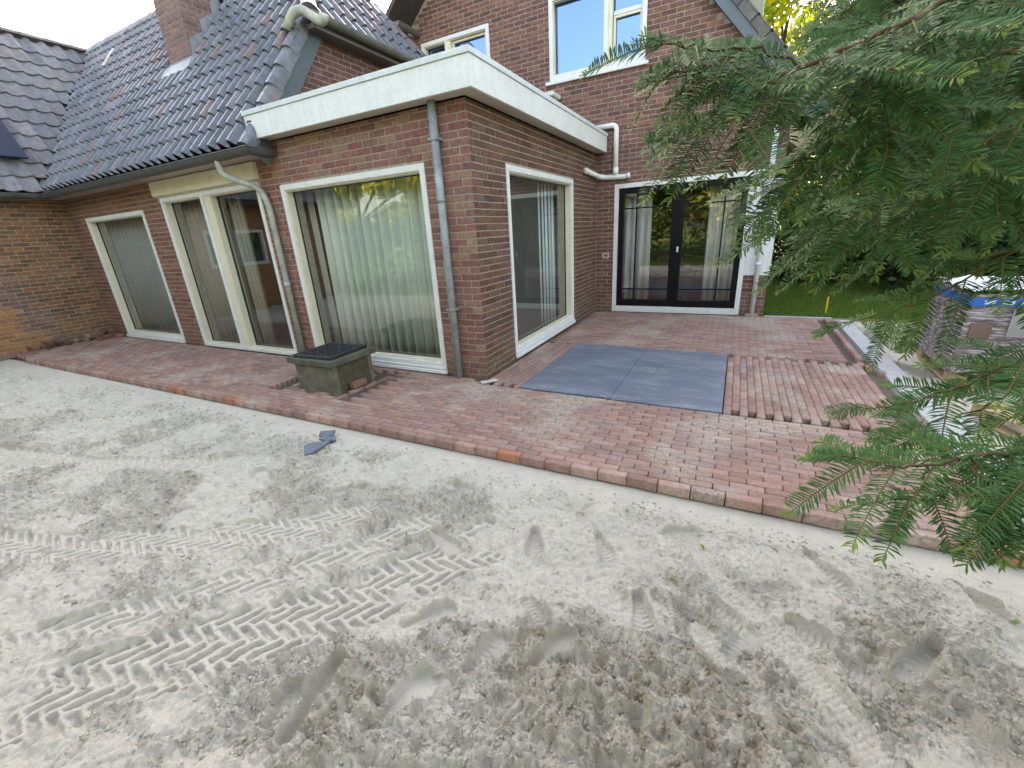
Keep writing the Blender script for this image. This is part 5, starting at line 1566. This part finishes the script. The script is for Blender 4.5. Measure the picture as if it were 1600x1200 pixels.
# deeper boughs that fill the crown
for i in range(64):
    px = rg.uniform(1290, 1620); py = rg.uniform(-60, 250) if i < 54 else rg.uniform(230, 300)
    if i >= 54: px = rg.uniform(1290, 1620)
    d = rg.uniform(1.5, 2.9); tip = at(px, py, d)
    base = tip + Vector((rg.uniform(.5, 1.0), rg.uniform(-.3, .25), rg.uniform(.05, .45)))
    limb([base, base.lerp(tip, .5) + Vector((0, 0, .05)), tip + Vector((0, 0, .02)), tip + (tip - base) * .12 - Vector((0, 0, .08))], .007, .045, .20, rg, sub=True)
V_ = None
def flush_sprays(limit=300):
    inv = Matrix.Translation(-YO)
    near = sorted([s for s in SPR if seen(s[1].translation, 0)], key=lambda s: s[0])[:limit]; ids = set(map(id, near)); mes = {}
    for s in near:
        if s[2] not in mes:
            V, Fq, c, L = TEMPL[s[2]]
            me = poly_mesh('needle_spray', V, Fq, c); me.materials.append(MAT['needle']); mes[s[2]] = me
        o = bpy.data.objects.new('needle_spray', mes[s[2]]); COL.objects.link(o); o.parent = s[3]; o.matrix_local = inv @ s[1]
    VV, FF, CC = [], [], []; n0 = 0
    for k in range(len(TEMPL)):
        V, Fq, c, L = TEMPL[k]
        Ms = np.array([np.array(inv @ s[1]) for s in SPR if id(s) not in ids and s[2] == k])
        if not len(Ms): continue
        P = np.einsum('tij,nj->tni', Ms[:, :3, :3], V) + Ms[:, None, :3, 3]
        # keep only one bough in reach; vary the colour a little per spray
        var = rgt.uniform(.75, 1.2, (len(Ms), 1, 1))
        VV.append(P.reshape(-1, 3)); FF.append((Fq[None] + (np.arange(len(Ms)) * len(V))[:, None, None]).reshape(-1, 4) + n0)
        CC.append((c[None] * var).reshape(-1, 3)); n0 += len(Ms) * len(V)
    me = poly_mesh('foliage', np.vstack(VV), np.vstack(FF), np.vstack(CC))
    o = link('foliage', me, MAT['needle'], yew); o['kind'] = 'stuff'
def poly_mesh(name, V, Fq, c):
    """quads, the last of each needle collapsed to a triangle"""
    tri = Fq[:, 2] == Fq[:, 3]
    q = Fq[~tri]; t = Fq[tri][:, :3]
    me = bpy.data.meshes.new(name); me.vertices.add(len(V)); me.vertices.foreach_set('co', np.asarray(V, np.float32).ravel())
    nl = len(q) * 4 + len(t) * 3; me.loops.add(nl); me.loops.foreach_set('vertex_index', np.concatenate([q.ravel(), t.ravel()]).astype(np.int32))
    me.polygons.add(len(q) + len(t))
    me.polygons.foreach_set('loop_start', np.concatenate([np.arange(len(q)) * 4, len(q) * 4 + np.arange(len(t)) * 3]).astype(np.int32))
    a = me.color_attributes.new('tint', 'FLOAT_COLOR', 'POINT'); cc = np.ones((len(V), 4), np.float32); cc[:, :3] = np.clip(c, 0, 1); a.data.foreach_set('color', cc.ravel())
    me.update(); me.validate(); return me
flush_sprays()
print('sprays', len(SPR), 'bricks', len(BRICKS), 'tiles', len(TILES), 'pavers', len(PAV), 'tris', sum(sum(len(p.vertices)-2 for p in m.polygons) if len(m.polygons)<300000 else len(m.polygons)*2 for m in bpy.data.meshes))
